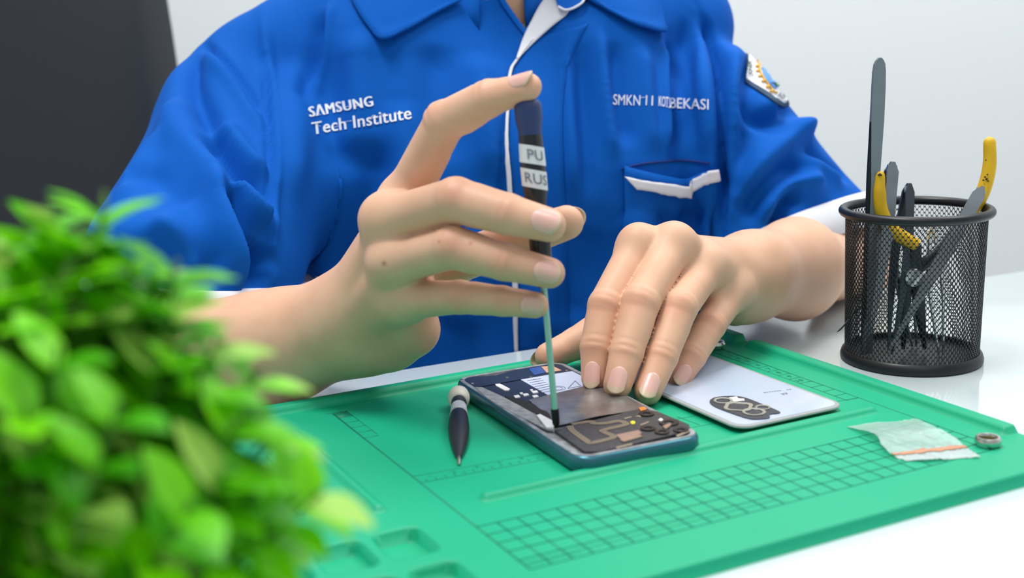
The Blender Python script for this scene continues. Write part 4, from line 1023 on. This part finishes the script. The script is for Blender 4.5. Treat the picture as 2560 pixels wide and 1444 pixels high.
sm_ = shirt.modifiers.new('cloth', 'SOLIDIFY'); sm_.thickness = .0012; sm_.offset = -1
def ribbon(name, A, B, mats, parent, th=.0011, lift=.0006, nmid=2, tree=None, bulge=0, n=5, drop=None):
    """cloth strip between two pixel polylines lying on the shirt"""
    tree = tree or bvF; A = spline(A, n); B = spline(B, n); G = []
    for a, b_ in zip(A, B):
        row = []
        for j in range(nmid+1):
            t = j/nmid; h_ = hit(tree, *(a*(1-t)+b_*t))
            if h_ is None: row = None; break
            nn = h_[1] if h_[1]@CF < 0 else -h_[1]
            row.append(h_[0]+nn*(lift+bulge*math.sin(math.pi*t)))
        if row: G.append(row)
    G = np.array(G); r_, c_ = G.shape[:2]; V = np.concatenate([G.reshape(-1, 3), (G+CF*th).reshape(-1, 3)]); I = np.arange(r_*c_).reshape(r_, c_)
    F = np.stack([I[:-1, :-1], I[:-1, 1:], I[1:, 1:], I[1:, :-1]], -1).reshape(-1, 4); N = r_*c_
    ri = np.concatenate([I[0, :], I[1:, -1], I[-1, -2::-1], I[-2:0:-1, 0]]); r2 = np.roll(ri, -1)
    F = np.vstack([F[:, ::-1], F+N, np.stack([ri, r2, r2+N, ri+N], -1)])
    return mesh(name, V, F, mats, parent, auto=None)
# placket with its white piping edge
ribbon('placket', [(1340, 95), (1298, 150), (1278, 192), (1270, 300), (1278, 440), (1292, 700), (1292, 885)], [(1470, 60), (1425, 150), (1415, 200), (1408, 300), (1412, 440), (1420, 700), (1425, 885)], m_blue, shirt, nmid=8, lift=.0009, th=.0015, n=8)
ribbon('piping', [(1330, 98), (1290, 152), (1269, 192), (1261, 300), (1269, 440), (1284, 700), (1285, 885)], [(1337, 98), (1298, 152), (1278, 192), (1270, 300), (1278, 440), (1293, 700), (1294, 885)], m_trim, shirt, lift=.0026, th=.002, n=10, bulge=.0006)
ribbon('white_facing', [(1378, -20), (1352, 14), (1330, 55), (1308, 100), (1290, 152)], [(1425, -10), (1424, 34), (1380, 72), (1335, 112), (1294, 154)], m_trim, shirt, lift=.0032, nmid=6, n=8, tree=bv0)
ribbon('neck_edge', [(1248, -30), (1262, 2), (1300, 58), (1316, 80)], [(1232, -30), (1248, 6), (1290, 66), (1312, 92)], m_blue, shirt, lift=.0030, n=8, nmid=3, tree=bv0)
# chest pocket: panel, gaping top with white band
ribbon('pocket', [(1556, 415), (1660, 440), (1712, 444), (1784, 420)], [(1560, 590), (1660, 640), (1700, 646), (1782, 600)], m_blue, shirt, lift=.0040, nmid=10, th=.003, n=8)
ribbon('pocket_trim', [(1552, 438), (1600, 449), (1660, 458), (1700, 463), (1722, 448), (1760, 436), (1780, 417)], [(1582, 470), (1610, 472), (1660, 484), (1700, 489), (1724, 480), (1760, 466), (1783, 447)], m_trim, shirt, lift=.0085, nmid=4, th=.0015, n=8)
ribbon('pocket_shade', [(1552, 420), (1600, 408), (1660, 401), (1720, 399), (1775, 405)], [(1552, 424), (1600, 413), (1660, 406), (1720, 404), (1775, 410)], material('navy painted pocket shadow', (8, 44, 120), .8), shirt, lift=.0012, nmid=1, th=.001, n=8)  # dark strip painting the shadow in the pocket's gaping top
# collar leaves
def neck(a, r=.070, z=.228): a = math.radians(a); return T_(math.sin(a)*r, .012-math.cos(a)*r, z+.018*(1-math.cos(a)))
def leaf_sheet(name, top, bot, label=None):
    n = 40; A = spline(top, 8); B = spline(bot, 8); A = A[np.linspace(0, len(A)-1, n).astype(int)]; B = B[np.linspace(0, len(B)-1, n).astype(int)]; G = []
    for a, b_ in zip(A, B):
        row = []
        for j in range(13):
            t = j/12; p = a*(1-t)+b_*t; p = p+np.array([0, -.35, .9])*.012*math.sin(math.pi*min(1, t*1.15+.0))*(1-t*.5)
            r = bvF.find_nearest(Vector(p)); q = np.array(r[0]); nn = np.array(r[1]); 
            if nn[1] > 0 and nn[2] < 0: nn = -nn
            s = (p-q)@nn
            if s < .0035: p = q+nn*.0035
            row.append(p)
        G.append(row)
    G = np.array(G); r_, c_ = G.shape[:2]; I = np.arange(r_*c_).reshape(r_, c_)
    F = np.stack([I[:-1, :-1], I[:-1, 1:], I[1:, 1:], I[1:, :-1]], -1).reshape(-1, 4)
    o = mesh(name, G.reshape(-1, 3), F, m_blue, shirt); md = o.modifiers.new('cloth', 'SOLIDIFY'); md.thickness = .0022; md.offset = 0
    return o, G
def PB(x, y, off=.007):
    h_ = hit(bvF, x, y); n_ = h_[1] if h_[1]@CF < 0 else -h_[1]; return h_[0]+n_*off
cl1, G1 = leaf_sheet('collar', [neck(-28), neck(-50), neck(-80), neck(-110), neck(-145), neck(-180)],
    [PB(1150, 4, .006), PB(1085, 40, .006), PB(1010, 84, .006), PB(942, 102, .006), T_(-.105, -.02, .232), T_(-.085, .08, .215)])
cl2, G2 = leaf_sheet('collar', [neck(28), neck(50), neck(80), neck(110), neck(145), neck(180)],
    [PB(1480, 6, .006), PB(1530, 40, .006), PB(1590, 72, .006), PB(1653, 82, .006), T_(.115, -.02, .232), T_(.085, .08, .215)])
# collar stand round the neck, undershirt at the throat
b = MB(); V = []; F = []
angs = list(range(-150, 151, 6))
for a in angs:
    for r_, z in ((.071, .205), (.068, .238)): V.append(neck(a, r_, z))
for i in range(len(angs)-1):
    if abs(angs[i]) < 14: continue
    F.append((2*i, 2*i+2, 2*i+3, 2*i+1))
o = mesh('collar_stand', V, F, m_blue, shirt); md = o.modifiers.new('cloth', 'SOLIDIFY'); md.thickness = .002
tab = [PB(1382, -30, .006), PB(1388, 0, .006), PB(1400, 28, .006), PB(1418, 38, .006), PB(1440, 30, .006), PB(1458, 12, .006), PB(1462, -30, .006)]
b = MB(); b.poly(tab, .002, up=-CF); b.build('collar_tab', m_blue, shirt)
b = MB(); b.tube(spline([t_-CF*.0006 for t_ in tab[2:]], 4), .0009, 6); b.build('piping', m_trim, shirt)
tv = Field((-.13, .86, .10), (.12, 1.10, .26), .004)
add_group(tv, [(T_(0, .02, .10), T_(0, .020, .186), .080, .068), (T_(0, .022, .18), T_(0, .018, .222), .064, .0635)], .01, .02)
tv.F = np.where(np.broadcast_to(tv.ax[2][None, None, :] > .2300, tv.F.shape), np.abs(tv.F)+.001, tv.F).astype(np.float32)
VT, QT = surface(tv.F, tv.lo, tv.h); VT = smooth_mesh(VT, QT, 2); mesh('undershirt', VT, QT, m_tee, person)
# sleeve cuffs: open white bands around the hems
def cuff(name, c, n, tree_V, wid, out, lo_f, mat_, extra=1.0):
    """band that continues the cut hem outline outward along n"""
    e1 = nrm(np.cross(n, (0, 1, 0))); e2 = np.cross(n, e1); A = []
    for k in range(72):
        a = 2*math.pi*k/72; d = e1*math.cos(a)+e2*math.sin(a); best = .02
        o_ = c-n*.008+d*.16; r = tree_V.ray_cast(Vector(o_), Vector(-d), .16)
        A.append(np.array(r[0]) if r[0] is not None else None)
    ok = [i for i in range(72) if A[i] is not None]
    R_ = np.interp(np.arange(72), ok, [np.linalg.norm(A[i]-(c-n*.008)) for i in ok], period=72)
    for _ in range(3): R_ = (np.roll(R_, 1)+2*R_+np.roll(R_, -1))/4
    V = []; F = []
    lays = ((.0035, .0), (.0050, wid*.3), (.0050, wid), (.0028, wid+.0006), (.0012, wid), (.0002, .0))
    for off, al_ in lays:
        for k in range(72):
            a = 2*math.pi*k/72; d = e1*math.cos(a)+e2*math.sin(a); V.append(c-n*.012+n*al_+d*(R_[k]*lo_f+off))
    m = len(lays)
    for i in range(m):
        for k in range(72): k2 = (k+1) % 72; i2 = (i+1) % m; F.append((i*72+k, i*72+k2, i2*72+k2, i2*72+k))
    return mesh(name, V, F, mat_, shirt), V
cuff('cuff', cutL, nL, bvF, .026, 0, 1.0, m_trim); cuff('cuff', cutR, nR, bvF, .026, 0, 1.0, m_trim)
# embroidered lettering laid on the cloth
def lettering(name, items, parent, mat_, lift=.0006, tree=None, th=.0003):
    MBt = MB()
    for body, p0, ux, uy, bold, sp in items:
        TV, TF = text_mesh(body, bold=bold, space=sp); W_ = TV[:, 0].max(); cap = .70; V = []
        for x, y in TV:
            q = np.array(p0)+np.array(ux)*(x/W_)+np.array(uy)*(y/cap); h_ = hit(tree or bvF, *q)
            if h_ is None:
                r_ = bvF.find_nearest(Vector(px(*q, D=1.02))); V.append(np.array(r_[0])+np.array(r_[1])*lift*1.5); continue
            n_ = h_[1] if h_[1]@CF < 0 else -h_[1]; V.append(h_[0]-CF*lift+n_*lift*.3)
        MBt.add(V, TF)
    o = MBt.build(name, mat_, parent, smooth=False, auto=None, recalc=False); md = o.modifiers.new('thread', 'SOLIDIFY'); md.thickness = th; md.offset = 0; return o
def stitch(name, lines, parent, w=1.1):
    b = MB()
    for pts in lines:
        P_ = [hit(bvF, *p) for p in pts]; P_ = [h_[0]-CF*.0009 for h_ in P_ if h_]
        if len(P_) > 1: b.tube(P_, .00017, 5)
    return b.build(name, m_thread, parent)
lettering('embroidery', [('S\u039bMSUNG', (774, 293), (158, -28), (-4.5, -25), 0, 1.12), ('S\u039bMSUNG', (776.5, 292.5), (158, -28), (-4.5, -25), 0, 1.12), ('Tech Institute', (781, 337), (247, -40), (-3, -31), 0, 1.04), ('Tech Institute', (782.3, 336.8), (247, -40), (-3, -31), 0, 1.04)], shirt, m_thread)
stitch('connecting_thread', [[(787, 289), (803, 286)], [(810, 287), (820, 284)], [(842, 273), (850, 270)], [(862, 268), (874, 266)], [(884, 266), (896, 264)], [(910, 259), (920, 257)], [(795, 313), (802, 316)], [(816, 318), (824, 317)], [(834, 319), (846, 315)], [(862, 305), (880, 302)], [(905, 309), (914, 306)], [(926, 295), (934, 288)], [(952, 288), (962, 284)], [(985, 282), (992, 281)], [(1005, 281), (1012, 285)]], shirt)
lettering('embroidery', [('SMKN', (1532, 262), (68, 2), (1, -26), 0, 1), ('11', (1614, 263), (17, 1), (1, -25), 0, 1), ('KOT', (1646, 265), (25, 3), (1, -25), 0, .9), ('BEKASI', (1674, 270), (97, 4), (0, -26), 0, 1)], shirt, m_thread)
stitch('connecting_thread', [[(1598, 245), (1614, 243)], [(1662, 266), (1674, 269)], [(1690, 258), (1700, 260)]], shirt)
# sleeve badge: white patch with dark border, gear ring, sail
def on_s(p, off):
    h_ = hit(bvF, *p)
    if h_ is None: 
        r = bvF.find_nearest(Vector(px(*p, D=1.02*1.0))); q, n_ = np.array(r[0]), np.array(r[1])
    else: q, n_ = h_
    if n_@CF > 0: n_ = -n_
    return q+n_*off
def patch(name, A, B, off, m, parent, nm=10):
    A = spline(A, 6); B = spline(B, 6); G = np.array([[on_s(a*(1-j/nm)+b_*j/nm, off) for j in range(nm+1)] for a, b_ in zip(A, B)])
    r_, c_ = G.shape[:2]; I = np.arange(r_*c_).reshape(r_, c_); F = np.stack([I[:-1, :-1], I[:-1, 1:], I[1:, 1:], I[1:, :-1]], -1).reshape(-1, 4)
    o = mesh(name, G.reshape(-1, 3), F, m, parent); md = o.modifiers.new('cloth', 'SOLIDIFY'); md.thickness = .0007; md.offset = 0; return o
m_bd = material('dark badge border', (44, 70, 96), .8)
bdg = patch('badge', [(1866, 128), (1863, 170), (1863, 203), (1868, 212), (1915, 243), (1958, 270)], [(1872, 128), (1884, 150), (1900, 176), (1915, 196), (1940, 225), (1972, 262)], .0012, m_bd, shirt)
patch('badge_field', [(1868, 136), (1866, 170), (1866, 198), (1872, 205), (1916, 234), (1956, 260)], [(1872, 138), (1884, 153), (1899, 177), (1914, 198), (1938, 226), (1967, 258)], .0018, m_trim, bdg)
m_gear = material('gold thread', (222, 170, 60), .7); m_lb = material('light blue thread', (92, 150, 226), .7); m_sail = material('orange sail thread', (226, 150, 40), .7); m_gn = material('green thread', (60, 140, 80), .7)
b = MB()
gear = [(1893+ (0), 152), (1893, 170), (1900, 193), (1912, 214), (1926, 232), (1936, 236)]
P_ = [on_s(p, .0030) for p in spline(gear, 6)]; b.tube(P_, .0008, 6)
for p, q in (((1893, 160), (1887, 158)), ((1893, 172), (1886, 173)), ((1896, 183), (1889, 186)), ((1901, 195), (1894, 199)), ((1907, 206), (1901, 211)), ((1915, 219), (1910, 224)), ((1924, 230), (1920, 236))): b.tube([on_s(p, .0030), on_s(q, .0030)], .0010, 6)
b.build('badge_gear', m_gear, bdg)
patch('badge_disc', [(1903, 172), (1902, 182), (1906, 196), (1916, 212), (1930, 226)], [(1912, 178), (1918, 186), (1924, 196), (1932, 210), (1940, 222)], .0026, m_lb, bdg, 4)
b = MB(); b.poly([on_s(p, .0042) for p in ((1912, 182), (1919, 212), (1936, 216))], .001, up=-CF); b.build('badge_sail', m_sail, bdg)
b = MB(); b.poly([on_s(p, .0042) for p in ((1927, 214), (1939, 211), (1940, 221), (1931, 222))], .001, up=-CF); b.build('badge_wave', m_gn, bdg)
m_dg = material('dark green thread', (22, 60, 44), .8)
lettering('badge_text', [('SMK', (1881, 196), (-7, -40), (-12, -7), 0, 1)], bdg, m_dg, lift=.0040)
lettering('badge_text', [('KOTA', (1940, 243), (26, 18), (5, -9), 0, 1)], bdg, m_dg, lift=.0040)

# ---------------------------------------------------------------- trousers and shoes (under the table)
m_tr = material('dark grey trousers', (46, 48, 54), .85); m_sh = material('black shoe leather', (24, 24, 26), .4)
tf = Field((-.30, .40, -.70), (.30, 1.20, -.20), .008)
for sx in (-1, 1):
    hp_ = T_(.085*sx, .01, -.325); kn = T_(.125*sx, -.36, -.325); an_ = T_(.125*sx, -.34, -.675)
    add_group(tf, [(hp_, kn, .082, .058)], .03); add_group(tf, [(kn, an_, .058, .042)], .03)
add_group(tf, [(T_(-.06, .03, -.30), T_(.06, .03, -.30), .095, .095)], .04)
VK, QK = surface(tf.F, tf.lo, tf.h); mesh('trousers', smooth_mesh(VK, QK, 2), QK, m_tr, person)
for sx in (-1, 1):
    an_ = T_(.125*sx, -.34, -.715); b = MB(); P_ = [an_+TY*.05, an_, an_-TY*.08+[0, 0, -.006], an_-TY*.17+[0, 0, -.014], an_-TY*.20+[0, 0, -.02]]
    b.tube(P_, [.030, .040, .038, .030, .014], 20, up=(0, 0, 1)); b.build('shoe', m_sh, person)
hr = Field(tuple(T_(-.13, -.0, .3)-[0, .14, 0]), tuple(T_(.13, 0, .6)+[0, .16, 0]), .005)
add_group(hr, [(T_(0, -.005, .425), T_(0, .02, .47), .080, .094, (TX, 1.08))], .02, .02)
cutp = -((np.meshgrid(*hr.ax, indexing='ij')[1]-T_(0, -.055, 0)[1])+ (np.meshgrid(*hr.ax, indexing='ij')[2]-.46)*.9)
hr.F = np.maximum(hr.F, cutp.astype(np.float32)); VH, QH = surface(hr.F, hr.lo, hr.h)
mesh('hair', smooth_mesh(VH, QH, 2), QH, material('black hair', (18, 16, 16), .5), person)
